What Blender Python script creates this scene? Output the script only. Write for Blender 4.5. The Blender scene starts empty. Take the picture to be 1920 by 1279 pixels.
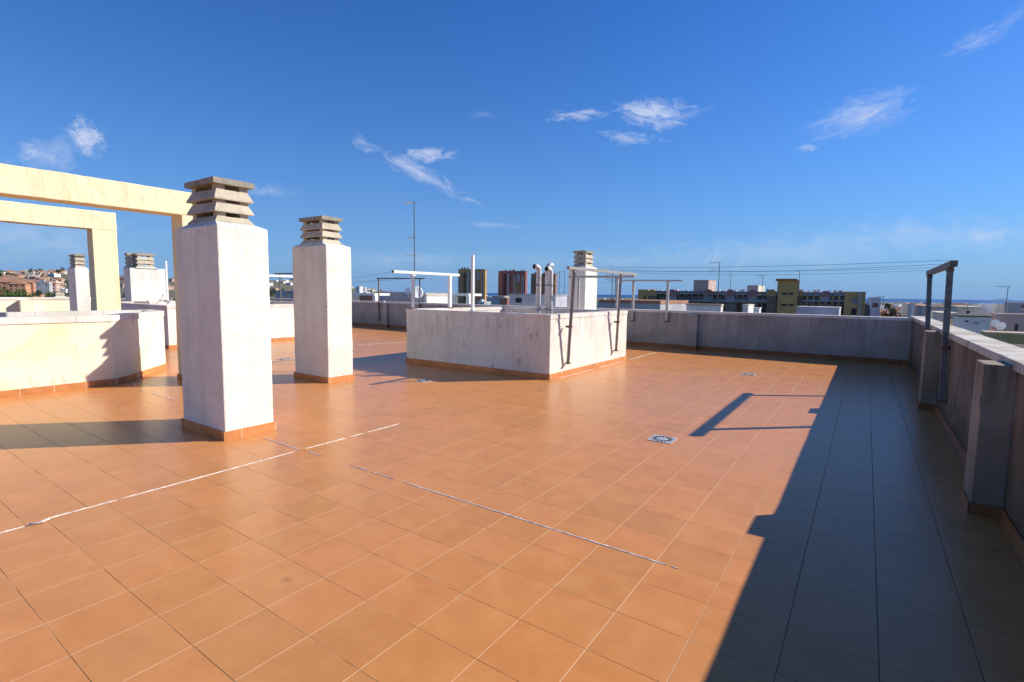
import bpy, bmesh, math, random
from mathutils import Vector, Matrix, noise as mnoise
R_ = math.radians
random.seed(7)
SC = bpy.context.scene
C = SC.collection
PI = math.pi

# ------------------------------------------------------------------ camera
FPX, CX, CY, EYE = 957.0, 960.0, 639.5, 1.65          # focal length and centre on the 1920 px frame
_A = Vector((1625-CX, -(558-CY), -FPX)).normalized()   # world +Y seen by the lens
_B = Vector((-430-CX, -(530-CY), -FPX)).normalized()   # world -X
_U = _A.cross(_B).normalized()
_X = _A.cross(_U).normalized()
ROT = Matrix((_X, _A, _U))
cam_d = bpy.data.cameras.new('camera')
cam_d.sensor_width = 36.0; cam_d.lens = 36.0*FPX/1920.0
cam_d.clip_start = 0.05; cam_d.clip_end = 60000
cam = bpy.data.objects.new('camera', cam_d); C.objects.link(cam)
cam.matrix_world = Matrix.Translation((0, 0, EYE)) @ ROT.to_4x4()
SC.camera = cam

# ------------------------------------------------------------------ light
SUN_EL = R_(30.8)
SUN_DIR = Vector((1.16, 1.21, 0)).normalized()
SUN_AZ = math.atan2(SUN_DIR.x, SUN_DIR.y)
sd = bpy.data.lights.new('sun', 'SUN'); sd.energy = 4.6; sd.angle = R_(0.5); sd.color = (1.0, 0.93, 0.82)
so = bpy.data.objects.new('sun', sd); C.objects.link(so)
dv = Vector((SUN_DIR.x*math.cos(SUN_EL), SUN_DIR.y*math.cos(SUN_EL), math.sin(SUN_EL)))
so.rotation_euler = dv.to_track_quat('Z', 'Y').to_euler()
so.location = (20, 20, 30)
SC.view_settings.view_transform = 'Standard'
SC.view_settings.look = 'None'
SC.view_settings.gamma = 1.0
SC.view_settings.exposure = 0.55

def ray(px, py):
    return ROT @ Vector((px-CX, -(py-CY), -FPX))
def at(px, py, depth):                    # a point at a real distance along the lens axis
    return Vector((0, 0, EYE)) + ray(px, py)*(depth/FPX)
def at_x(px, py, x):
    d = ray(px, py); return Vector((0, 0, EYE)) + d*(x/d.x)
def at_y(px, py, y):
    d = ray(px, py); return Vector((0, 0, EYE)) + d*(y/d.y)

# ------------------------------------------------------------------ sky
W = bpy.data.worlds.new('World'); SC.world = W; W.use_nodes = True
nt = W.node_tree; nt.nodes.clear()
def N(t, **k):
    n = nt.nodes.new(t)
    for a, b in k.items(): setattr(n, a, b)
    return n
def mathn(op, a, b=None, c=None, clamp=False):
    n = N('ShaderNodeMath', operation=op); n.use_clamp = clamp
    for i, v in enumerate((a, b, c)):
        if v is None: continue
        if isinstance(v, (int, float)): n.inputs[i].default_value = v
        else: nt.links.new(v, n.inputs[i])
    return n.outputs[0]
sky = N('ShaderNodeTexSky', sky_type='NISHITA')
sky.sun_disc = False; sky.sun_elevation = SUN_EL; sky.sun_rotation = SUN_AZ
sky.altitude = 0; sky.air_density = 1.0; sky.dust_density = 0.25; sky.ozone_density = 3.0
hsv = N('ShaderNodeHueSaturation'); hsv.inputs['Saturation'].default_value = 1.28; hsv.inputs['Value'].default_value = 1.0
nt.links.new(sky.outputs[0], hsv.inputs['Color'])
tc = N('ShaderNodeTexCoord')
DIRV = tc.outputs['Generated']
def dotn(v):
    n = N('ShaderNodeVectorMath', operation='DOT_PRODUCT'); nt.links.new(DIRV, n.inputs[0]); n.inputs[1].default_value = v
    return n.outputs['Value']
def cloud(px, py, apx, bpx, ang, dens, soft=0.5, ns=9.0, stretch=2.4, amt=1.1, seed=0.0):
    """one cloud of the sky: a bearing, its half sizes as angles, its tilt"""
    c = ray(px, py).normalized(); ca, sa = math.cos(R_(ang)), math.sin(R_(ang))
    e1 = ray(px+ca*apx, py-sa*apx).normalized(); e2 = ray(px-sa*bpx, py-ca*bpx).normalized()
    a, b = (e1-c).length*1.42, (e2-c).length*1.42
    r2 = (e1-c*e1.dot(c)).normalized(); u2 = r2.cross(c)
    du, dv_, dw = dotn(r2), dotn(u2), dotn(c)
    comb = N('ShaderNodeCombineXYZ')
    nt.links.new(mathn('MULTIPLY', du, ns/a*0.24), comb.inputs[0])
    nt.links.new(mathn('MULTIPLY', dv_, ns/a*0.24*stretch), comb.inputs[1])
    comb.inputs[2].default_value = seed
    nz = N('ShaderNodeTexNoise'); nz.inputs['Scale'].default_value = 1.0; nz.inputs['Detail'].default_value = 7
    nz.inputs['Roughness'].default_value = 0.62; nz.inputs['Distortion'].default_value = 0.7
    nt.links.new(comb.outputs[0], nz.inputs['Vector'])
    ea = mathn('POWER', mathn('DIVIDE', du, a), 2.0); eb = mathn('POWER', mathn('DIVIDE', dv_, b), 2.0)
    rad = mathn('SUBTRACT', 1.0, mathn('SQRT', mathn('ADD', ea, eb)))
    m = mathn('ADD', rad, mathn('MULTIPLY', mathn('SUBTRACT', nz.outputs['Fac'], 0.54), amt*3.6))
    m = mathn('DIVIDE', m, soft*1.45, clamp=True)
    m = mathn('POWER', m, 1.3)
    m = mathn('MULTIPLY', m, mathn('GREATER_THAN', dw, 0.2))
    m = mathn('SMOOTH_MIN', m, 1.0, 0.3)
    return mathn('MULTIPLY', m, dens, clamp=True)
CL = [ # bearing, half width, half height, tilt, density, softness, grain, streakiness, raggedness
 (1225, 211, 62, 25, -10, .80, .55, 9, 2.2, .62, 1.),
 (1275, 222, 55, 12, 18, .30, .9, 9, 3.0, .7, 1.5),
 (1085, 216, 42, 12, 3, .55, .6, 9, 2.4, .75, 2.),
 (1182, 259, 46, 11, -5, .45, .6, 9, 2.4, .7, 3.),
 (1618, 215, 92, 34, 16, .62, .75, 9, 3.0, .50, 4.),
 (1575, 240, 70, 18, 8, .38, .9, 9, 3.0, .6, 4.5),
 (1515, 277, 20, 8, 5, .40, .7, 9, 2., .6, 5.),
 (1835, 74, 58, 17, 22, .42, .8, 9, 3., .65, 6.),
 (1890, 40, 60, 14, 42, .26, 1., 9, 3., .7, 6.5),
 (786, 324, 100, 13, -27, .68, .6, 12, 2.4, .65, 7.),
 (800, 291, 42, 12, 2, .72, .55, 9, 2.4, .65, 8.),
 (96, 292, 58, 30, 18, .55, .9, 10, 1.2, .55, 9.),
 (162, 258, 27, 32, 10, .80, .55, 10, 1.1, .5, 10.),
 (62, 285, 26, 20, 0, .60, .7, 10, 1.1, .5, 11.),
 (500, 358, 44, 11, -2, .42, .8, 9, 2.6, .7, 12.),
 (930, 422, 60, 5, -3, .34, .8, 9, 2., .7, 13.),
 (908, 216, 26, 7, 0, .20, .8, 9, 2.4, .7, 13.5),
 (50, 440, 190, 50, -4, .60, 1.2, 9, 1.8, .7, 14.),
 (140, 474, 70, 12, -3, .45, 1.2, 9, 2.5, .7, 15.),
 (1450, 474, 330, 30, 3, .50, 1.1, 22, 1.6, .6, 16.),
 (1700, 446, 250, 34, 2, .52, 1.1, 20, 1.5, .6, 16.7),
 (1850, 441, 66, 16, 4, .6, .8, 12, 2., .55, 17.),
 (1180, 488, 260, 18, 1, .40, 1.2, 16, 1.6, .7, 18.),
 (780, 486, 260, 16, -1, .42, 1.2, 16, 1.6, .7, 19.),
]
acc = None
for a_ in CL:
    o_ = cloud(*a_[:6], soft=a_[6], ns=a_[7], stretch=a_[8], amt=a_[9], seed=a_[10]*7.3)
    acc = o_ if acc is None else mathn('MAXIMUM', acc, o_)
# the marine air near the horizon scatters pale blue, not yellow
sz = N('ShaderNodeSeparateXYZ'); nt.links.new(DIRV, sz.inputs[0])
hf = mathn('POWER', 2.718, mathn('MULTIPLY', mathn('MAXIMUM', sz.outputs['Z'], 0.0), -5.0))
hmix = N('ShaderNodeMix', data_type='RGBA'); nt.links.new(mathn('MULTIPLY', hf, 0.93), hmix.inputs['Factor'])
tint = N('ShaderNodeMix', data_type='RGBA', blend_type='MULTIPLY'); tint.inputs['Factor'].default_value = 1.0
nt.links.new(hsv.outputs[0], tint.inputs['A']); tint.inputs['B'].default_value = (0.52, 0.93, 1.46, 1)
nt.links.new(tint.outputs['Result'], hmix.inputs['A']); hmix.inputs['B'].default_value = (2.1, 3.8, 6.9, 1)
mix = N('ShaderNodeMix', data_type='RGBA')
nt.links.new(acc, mix.inputs['Factor']); nt.links.new(hmix.outputs['Result'], mix.inputs['A'])
mix.inputs['B'].default_value = (6.6, 7.3, 9.2, 1)
bg = N('ShaderNodeBackground'); bg.inputs['Strength'].default_value = 0.068
nt.links.new(mix.outputs['Result'], bg.inputs['Color'])
wo = N('ShaderNodeOutputWorld'); nt.links.new(bg.outputs[0], wo.inputs['Surface'])

# ------------------------------------------------------------------ materials
def newmat(name):
    m = bpy.data.materials.new(name); m.use_nodes = True
    t = m.node_tree; b = t.nodes['Principled BSDF']
    return m, t, b
def nd(t, typ, **k):
    n = t.nodes.new(typ)
    for a, b in k.items(): setattr(n, a, b)
    return n
def coords(t, scale=(1, 1, 1), world=True):
    g = nd(t, 'ShaderNodeNewGeometry') if world else nd(t, 'ShaderNodeTexCoord')
    mp = nd(t, 'ShaderNodeMapping'); mp.inputs['Scale'].default_value = scale
    t.links.new(g.outputs['Position'] if world else g.outputs['Object'], mp.inputs['Vector'])
    return mp.outputs[0]
def noise(t, vec, scale, detail=4, rough=0.55, dist=0.0):
    n = nd(t, 'ShaderNodeTexNoise'); n.inputs['Scale'].default_value = scale
    n.inputs['Detail'].default_value = detail; n.inputs['Roughness'].default_value = rough; n.inputs['Distortion'].default_value = dist
    t.links.new(vec, n.inputs['Vector']); return n.outputs['Fac']
def ramp(t, fac, stops):
    r = nd(t, 'ShaderNodeValToRGB'); e = r.color_ramp.elements
    e[0].position, e[0].color = stops[0][0], (*stops[0][1], 1)
    e[1].position, e[1].color = stops[-1][0], (*stops[-1][1], 1)
    for p, c in stops[1:-1]:
        x = e.new(p); x.color = (*c, 1)
    t.links.new(fac, r.inputs[0]); return r.outputs[0]
def g3(v): return (v, v, v)
def mixc(t, fac, a, b, typ='MIX'):
    m = nd(t, 'ShaderNodeMix', data_type='RGBA', blend_type=typ)
    for s, v in (('Factor', fac), ('A', a), ('B', b)):
        if hasattr(v, 'is_output') or hasattr(v, 'links'): t.links.new(v, m.inputs[s])
        elif s == 'Factor': m.inputs[s].default_value = v
        else: m.inputs[s].default_value = (*v, 1)
    return m.outputs['Result']
def mth(t, op, a, b=None, clamp=False):
    n = nd(t, 'ShaderNodeMath', operation=op); n.use_clamp = clamp
    for i, v in enumerate((a, b)):
        if v is None: continue
        if isinstance(v, (int, float)): n.inputs[i].default_value = v
        else: t.links.new(v, n.inputs[i])
    return n.outputs[0]
def bump(t, b, h, strength=0.3, dist=0.01):
    n = nd(t, 'ShaderNodeBump'); n.inputs['Strength'].default_value = strength; n.inputs['Distance'].default_value = dist
    t.links.new(h, n.inputs['Height']); t.links.new(n.outputs[0], b.inputs['Normal'])

def plaster(name, base, stain, stain_lo=0.48, stain_hi=0.72, streak=0.35, spots=0.0, dirt=(0.16, 0.15, 0.10), scale=1.0, bs=0.35, foot=0.0, runs=None, cracks=0.0, joints=0.0):
    m, t, b = newmat(name)
    v = coords(t)
    n1 = noise(t, v, 1.1*scale, 6, 0.62, 0.6)
    col = mixc(t, ramp(t, n1, [(stain_lo, g3(0)), (stain_hi, g3(1))]), base, stain)
    vs = coords(t, (5.0, 5.0, 0.55))
    n2 = noise(t, vs, 1.0*scale, 5, 0.6)
    f = mth(t, 'MULTIPLY', ramp(t, n2, [(0.52, g3(0)), (0.74, g3(1))]), streak)
    col = mixc(t, f, col, tuple(c*0.62 for c in stain))
    n4 = noise(t, v, 7.0, 5, 0.7)
    col = mixc(t, mth(t, 'MULTIPLY', ramp(t, n4, [(0.40, g3(0)), (0.75, g3(1))]), 0.25), col, tuple(c*0.8 for c in base))
    if spots:
        n3 = noise(t, coords(t, (1, 1, 0.35)), 9.0, 3, 0.5, 0.4)
        f3 = mth(t, 'MULTIPLY', ramp(t, n3, [(0.655, g3(0)), (0.69, g3(1))]), spots)
        col = mixc(t, f3, col, dirt)
    if cracks:     # hairline cracks, a few long wandering ones
        nv = nd(t, 'ShaderNodeTexNoise'); nv.inputs['Scale'].default_value = 3.0; nv.inputs['Detail'].default_value = 6; t.links.new(v, nv.inputs['Vector'])
        va = nd(t, 'ShaderNodeVectorMath', operation='MULTIPLY_ADD'); t.links.new(nv.outputs['Color'], va.inputs[0]); va.inputs[1].default_value = (.5, .5, .5); t.links.new(v, va.inputs[2])
        vr = nd(t, 'ShaderNodeTexVoronoi', feature='DISTANCE_TO_EDGE'); vr.inputs['Scale'].default_value = 1.3; t.links.new(va.outputs[0], vr.inputs['Vector'])
        ck = mth(t, 'MULTIPLY', mth(t, 'LESS_THAN', vr.outputs['Distance'], 0.004), ramp(t, noise(t, v, 1.7, 2), [(0.50, g3(0)), (0.62, g3(1))]))
        col = mixc(t, mth(t, 'MULTIPLY', ck, cracks), col, tuple(c*0.35 for c in stain))
    if joints:     # joints between coping lengths
        g = nd(t, 'ShaderNodeNewGeometry'); sp = nd(t, 'ShaderNodeSeparateXYZ'); t.links.new(g.outputs['Position'], sp.inputs[0])
        fj = mth(t, 'FRACT', mth(t, 'DIVIDE', mth(t, 'ADD', sp.outputs['X'], sp.outputs['Y']), joints))
        jm = mth(t, 'LESS_THAN', mth(t, 'ABSOLUTE', mth(t, 'SUBTRACT', fj, 0.5)), 0.004/joints)
        col = mixc(t, mth(t, 'MULTIPLY', jm, 0.75), col, tuple(c*0.35 for c in stain))
    if runs:       # rain runs that start under the coping or cowl and fade downwards
        zt, ln, am = runs
        g = nd(t, 'ShaderNodeNewGeometry'); sp = nd(t, 'ShaderNodeSeparateXYZ'); t.links.new(g.outputs['Position'], sp.inputs[0])
        nr = noise(t, coords(t, (11, 11, 0.25)), 1.0, 4, 0.65)
        mr = nd(t, 'ShaderNodeMapRange'); mr.inputs['From Min'].default_value = zt-ln; mr.inputs['From Max'].default_value = zt
        t.links.new(mth(t, 'ADD', sp.outputs['Z'], mth(t, 'MULTIPLY', nr, ln*.5)), mr.inputs['Value'])
        fr = mth(t, 'MULTIPLY', mth(t, 'MULTIPLY', ramp(t, nr, [(0.46, g3(0)), (0.66, g3(1))]), mth(t, 'POWER', mr.outputs[0], 1.5)), am)
        col = mixc(t, fr, col, tuple(c*0.55 for c in stain))
    if foot:       # rain splash and algae on the lowest hand's breadth, a stain of its own
        g = nd(t, 'ShaderNodeNewGeometry'); sp = nd(t, 'ShaderNodeSeparateXYZ'); t.links.new(g.outputs['Position'], sp.inputs[0])
        zz = mth(t, 'ADD', sp.outputs['Z'], mth(t, 'MULTIPLY', n1, -0.9))
        ff = nd(t, 'ShaderNodeMapRange'); ff.inputs['From Min'].default_value = 0.25; ff.inputs['From Max'].default_value = -0.35
        t.links.new(zz, ff.inputs['Value'])
        col = mixc(t, mth(t, 'MULTIPLY', ff.outputs[0], foot), col, dirt)
    t.links.new(col, b.inputs['Base Color'])
    b.inputs['Roughness'].default_value = 0.85; b.inputs['Specular IOR Level'].default_value = 0.25
    h = mth(t, 'ADD', noise(t, v, 45, 5, 0.6), mth(t, 'MULTIPLY', noise(t, v, 5, 3), 1.2))
    bump(t, b, h, bs, 0.012)
    return m
def simple(name, col, rough=0.6, metal=0.0, var=0.15, scale=3.0, spec=0.4, bs=0.0):
    m, t, b = newmat(name); v = coords(t)
    n = noise(t, v, scale, 5, 0.6)
    c = mixc(t, ramp(t, n, [(0.35, g3(0)), (0.68, g3(1))]), tuple(x*(1+var*0.5) for x in col), tuple(x*(1-var) for x in col))
    t.links.new(c, b.inputs['Base Color'])
    b.inputs['Roughness'].default_value = rough; b.inputs['Metallic'].default_value = metal
    b.inputs['Specular IOR Level'].default_value = spec
    if bs: bump(t, b, noise(t, v, scale*12, 4), bs, 0.01)
    return m

M = {}
M['white'] = plaster('white_plaster', (0.81, 0.80, 0.71), (0.70, 0.665, 0.58), .46, .70, .38, runs=(2.4, .7, .22), spots=.12, dirt=(.45, .38, .30), bs=.55, cracks=.45)
M['white_old'] = plaster('weathered_white_plaster', (0.77, 0.755, 0.68), (0.66, 0.63, 0.55), .44, .66, .30, spots=0.5, dirt=(0.30, 0.27, 0.22), runs=(1.16, .5, .45), bs=.55)
M['parapet'] = plaster('shade_toned_parapet_plaster', (0.42, 0.40, 0.355), (0.32, 0.30, 0.26), .40, .66, .45, foot=0.35, dirt=(0.20, 0.19, 0.15), runs=(1.1, .6, .5))  # white plaster with its tone lowered to carry the shade on these walls
M['parapet_shade_mould'] = plaster('shade_darkened_mouldy_plaster', (0.29, 0.23, 0.165), (0.17, 0.125, 0.085), .36, .62, .85, spots=0.6, dirt=(0.055, 0.055, 0.03), foot=0.75, runs=(1.13, .7, .8))  # base colour darkened as painted shade, mould and rain runs over it
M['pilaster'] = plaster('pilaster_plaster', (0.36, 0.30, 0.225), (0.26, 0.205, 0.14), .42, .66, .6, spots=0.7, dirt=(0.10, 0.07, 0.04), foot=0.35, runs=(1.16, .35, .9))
M['yellow'] = plaster('yellow_plaster', (0.84, 0.74, 0.48), (0.78, 0.64, 0.38), .50, .74, .45, spots=.15, dirt=(.5, .40, .25), bs=.6, cracks=.35)
M['cream'] = plaster('cream_white_plaster', (0.86, 0.79, 0.60), (0.82, 0.71, 0.43), .46, .66, .10, spots=0.45, dirt=(0.45, 0.38, 0.26), scale=0.9)
M['coping'] = plaster('coping_mortar', (0.76, 0.72, 0.66), (0.58, 0.52, 0.45), .44, .68, .25, spots=0.3, dirt=(0.25, 0.22, 0.17), joints=1.02)
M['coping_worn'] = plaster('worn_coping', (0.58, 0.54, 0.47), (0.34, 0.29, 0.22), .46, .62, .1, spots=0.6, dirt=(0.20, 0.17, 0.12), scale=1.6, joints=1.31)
M['capstone'] = plaster('cast_concrete', (0.56, 0.49, 0.37), (0.40, 0.35, 0.27), .42, .68, .35, spots=0.6, dirt=(0.20, 0.17, 0.12), scale=3.0, bs=.6)
M['capslab'] = plaster('grey_cast_concrete', (0.36, 0.33, 0.26), (0.23, 0.21, 0.17), .42, .68, .35, spots=0.7, dirt=(0.12, 0.11, 0.08), scale=3.0, bs=.6)
M['galv'] = simple('galvanised_steel', (0.42, 0.42, 0.42), 0.45, 0.35, .3, 9)
M['steel_white'] = simple('white_painted_steel', (0.78, 0.78, 0.78), 0.4, 0.0, .08, 6)
M['steel_dark'] = simple('dark_weathered_steel', (0.13, 0.125, 0.125), 0.55, 0.3, .4, 9)
M['steel_rust'] = simple('weathered_grey_steel', (0.30, 0.295, 0.28), 0.6, 0.25, .35, 14)
M['steel_shaded'] = simple('shade_toned_weathered_steel', (0.17, 0.165, 0.15), 0.6, 0.2, .45, 14)  # weathered steel, darkened so its colour holds the right frame's shade
M['rust'] = simple('rusty_iron', (0.20, 0.11, 0.07), 0.8, 0.1, .5, 20)
M['wire'] = simple('clothes_wire', (0.10, 0.10, 0.11), 0.5, 0.2, .1)
M['black'] = simple('black_hole', (0.015, 0.015, 0.015), 0.9)
M['sealant'] = simple('white_sealant', (0.80, 0.79, 0.75), 0.7, 0, .45, 22)
M['drain'] = simple('drain_plastic', (0.50, 0.51, 0.53), 0.45, 0.2, .25, 16)
M['flue'] = simple('flue_aluminium', (0.58, 0.58, 0.57), 0.5, 0.15, .3, 7)
M['glass'] = simple('dark_window_glass', (0.035, 0.045, 0.055), 0.15, 0, .3, .5, spec=.6)

def tile_mat():
    m, t, b = newmat('terracotta_floor_tiles')
    g = nd(t, 'ShaderNodeNewGeometry'); sp = nd(t, 'ShaderNodeSeparateXYZ'); t.links.new(g.outputs['Position'], sp.inputs[0])
    X, Y = sp.outputs['X'], sp.outputs['Y']
    PX, PY = 0.3742, 0.3490
    u = mth(t, 'DIVIDE', mth(t, 'ADD', X, 0.969), PX)
    left = mth(t, 'LESS_THAN', X, -4.70)
    u = mth(t, 'ADD', u, mth(t, 'MULTIPLY', left, 0.03))
    far = mth(t, 'GREATER_THAN', Y, 3.01)
    vv = mth(t, 'DIVIDE', mth(t, 'SUBTRACT', Y, 2.045), PY)
    vv = mth(t, 'ADD', vv, mth(t, 'MULTIPLY', far, 0.235))
    vv = mth(t, 'ADD', vv, mth(t, 'MULTIPLY', left, 0.31))
    fu, fv = mth(t, 'FRACT', u), mth(t, 'FRACT', vv)
    def edge(f, pitch, w):           # 1 on the joint
        d = mth(t, 'MULTIPLY', mth(t, 'MINIMUM', f, mth(t, 'SUBTRACT', 1.0, f)), pitch)
        mr = nd(t, 'ShaderNodeMapRange'); mr.inputs['From Min'].default_value = w; mr.inputs['From Max'].default_value = w*0.45
        t.links.new(d, mr.inputs['Value']); return mr.outputs[0]
    ju, jv = edge(fu, PX, 0.0030), edge(fv, PY, 0.0028)
    comb = nd(t, 'ShaderNodeCombineXYZ'); t.links.new(mth(t, 'FLOOR', u), comb.inputs[0]); t.links.new(mth(t, 'FLOOR', vv), comb.inputs[1])
    t.links.new(far, comb.inputs[2])
    wn = nd(t, 'ShaderNodeTexWhiteNoise', noise_dimensions='3D'); t.links.new(comb.outputs[0], wn.inputs['Vector'])
    v = coords(t)
    # shift the cloudy glaze from tile to tile so that no two match
    va = nd(t, 'ShaderNodeVectorMath', operation='MULTIPLY_ADD'); t.links.new(wn.outputs['Color'], va.inputs[0]); va.inputs[1].default_value = (3, 3, 9); t.links.new(v, va.inputs[2])
    n1 = noise(t, va.outputs[0], 5.0, 5, 0.55, 0.15)
    n2 = noise(t, va.outputs[0], 18.0, 4, 0.6)
    col = ramp(t, n1, [(0.28, (0.53, 0.208, 0.058)), (0.50, (0.570, 0.232, 0.066)), (0.72, (0.61, 0.262, 0.082))])
    col = mixc(t, mth(t, 'MULTIPLY', ramp(t, n2, [(0.5, g3(0)), (0.75, g3(1))]), 0.16), col, (0.44, 0.155, 0.048))
    hs = nd(t, 'ShaderNodeHueSaturation'); t.links.new(col, hs.inputs['Color']); t.links.new(mth(t, 'ADD', 0.498, mth(t, 'MULTIPLY', wn.outputs['Value'], 0.004)), hs.inputs['Hue'])
    w1 = mth(t, 'POWER', wn.outputs['Value'], 2.5)
    t.links.new(mth(t, 'SUBTRACT', 1.05, mth(t, 'MULTIPLY', w1, 0.11)), hs.inputs['Value'])
    dust = noise(t, v, 0.35, 5, 0.6, 0.5)
    col = mixc(t, mth(t, 'MULTIPLY', ramp(t, dust, [(0.40, g3(0)), (0.70, g3(1))]), 0.20), hs.outputs[0], (0.50, 0.28, 0.16))
    vo = nd(t, 'ShaderNodeTexVoronoi'); vo.inputs['Scale'].default_value = 2.2; t.links.new(v, vo.inputs['Vector'])
    dot = mth(t, 'LESS_THAN', vo.outputs['Distance'], 0.0075)           # a few dried paint specks
    col2 = mixc(t, mth(t, 'MULTIPLY', dot, 0.8), col, (0.72, 0.68, 0.62)); col = col2
    # joints: sun catch painted pale one way, darker the other; parapet shade painted dark
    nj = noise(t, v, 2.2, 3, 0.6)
    joint_shade = nd(t, 'ShaderNodeMapRange'); joint_shade.inputs['From Min'].default_value = -0.75; joint_shade.inputs['From Max'].default_value = -0.35
    t.links.new(X, joint_shade.inputs['Value'])
    cu = mixc(t, joint_shade.outputs[0], (0.78, 0.50, 0.28), (0.06, 0.04, 0.035))
    cv = mixc(t, ramp(t, nj, [(0.45, g3(0)), (0.62, g3(1))]), (0.17, 0.085, 0.04), (0.52, 0.30, 0.17))
    fadeu = mth(t, 'MULTIPLY', ju, mth(t, 'ADD', 0.30, mth(t, 'MULTIPLY', noise(t, v, 1.3, 3), 1.1)), clamp=True)
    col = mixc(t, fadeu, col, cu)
    col = mixc(t, mth(t, 'MULTIPLY', jv, 0.9), col, cv)
    # one old grease spot
    dd = nd(t, 'ShaderNodeVectorMath', operation='DISTANCE'); t.links.new(v, dd.inputs[0]); dd.inputs[1].default_value = (-2.62, 1.56, 0)
    spot = nd(t, 'ShaderNodeMapRange'); spot.inputs['From Min'].default_value = 0.055; spot.inputs['From Max'].default_value = 0.01
    t.links.new(mth(t, 'ADD', dd.outputs['Value'], mth(t, 'MULTIPLY', n2, 0.02)), spot.inputs['Value'])
    col = mixc(t, mth(t, 'MULTIPLY', spot.outputs[0], 0.45), col, (0.13, 0.08, 0.05))
    t.links.new(col, b.inputs['Base Color'])
    jj = mth(t, 'MAXIMUM', ju, jv)
    ro = mth(t, 'ADD', 0.24, mth(t, 'MULTIPLY', n1, 0.10))
    t.links.new(mth(t, 'ADD', ro, mth(t, 'MULTIPLY', jj, 0.4)), b.inputs['Roughness'])
    b.inputs['Specular IOR Level'].default_value = 0.22
    h = mth(t, 'SUBTRACT', mth(t, 'MULTIPLY', n2, 0.12), jj)
    # each tile lies at its own very slight tilt
    tilt = mth(t, 'ADD', mth(t, 'MULTIPLY', fu, mth(t, 'SUBTRACT', wn.outputs['Value'], 0.5)), mth(t, 'MULTIPLY', fv, mth(t, 'SUBTRACT', w1, 0.3)))
    h = mth(t, 'ADD', h, mth(t, 'MULTIPLY', tilt, 0.8))
    bump(t, b, h, 0.35, 0.004)
    return m
M['tiles'] = tile_mat()
def skirt_mat(k=1.0, name='terracotta_skirting'):
    m, t, b = newmat(name)
    g = nd(t, 'ShaderNodeNewGeometry'); sp = nd(t, 'ShaderNodeSeparateXYZ'); t.links.new(g.outputs['Position'], sp.inputs[0])
    s = mth(t, 'DIVIDE', mth(t, 'ADD', sp.outputs['X'], mth(t, 'MULTIPLY', sp.outputs['Y'], 0.93)), 0.37)
    f = mth(t, 'FRACT', s)
    j = mth(t, 'LESS_THAN', mth(t, 'MINIMUM', f, mth(t, 'SUBTRACT', 1.0, f)), 0.010)
    wn = nd(t, 'ShaderNodeTexWhiteNoise', noise_dimensions='1D'); t.links.new(mth(t, 'FLOOR', s), wn.inputs['W'])
    v = coords(t); n = noise(t, v, 9, 5, 0.65)
    col = ramp(t, n, [(0.35, (0.50*k, 0.19*k, 0.060*k)), (0.7, (0.62*k, 0.27*k, 0.10*k))])
    hs = nd(t, 'ShaderNodeHueSaturation'); t.links.new(col, hs.inputs['Color']); t.links.new(mth(t, 'ADD', 0.86, mth(t, 'MULTIPLY', wn.outputs['Value'], 0.24)), hs.inputs['Value'])
    col = mixc(t, mth(t, 'MULTIPLY', j, 0.7), hs.outputs[0], (0.80*k, 0.60*k, 0.42*k))
    t.links.new(col, b.inputs['Base Color']); b.inputs['Roughness'].default_value = 0.5; b.inputs['Specular IOR Level'].default_value = 0.35
    bump(t, b, n, 0.2, 0.006)
    return m
M['skirt'] = skirt_mat()
M['skirt_shaded'] = skirt_mat(0.42, 'shaded_skirting')  # shaded copy of the skirting, shade multiplied into the whole colour

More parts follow.
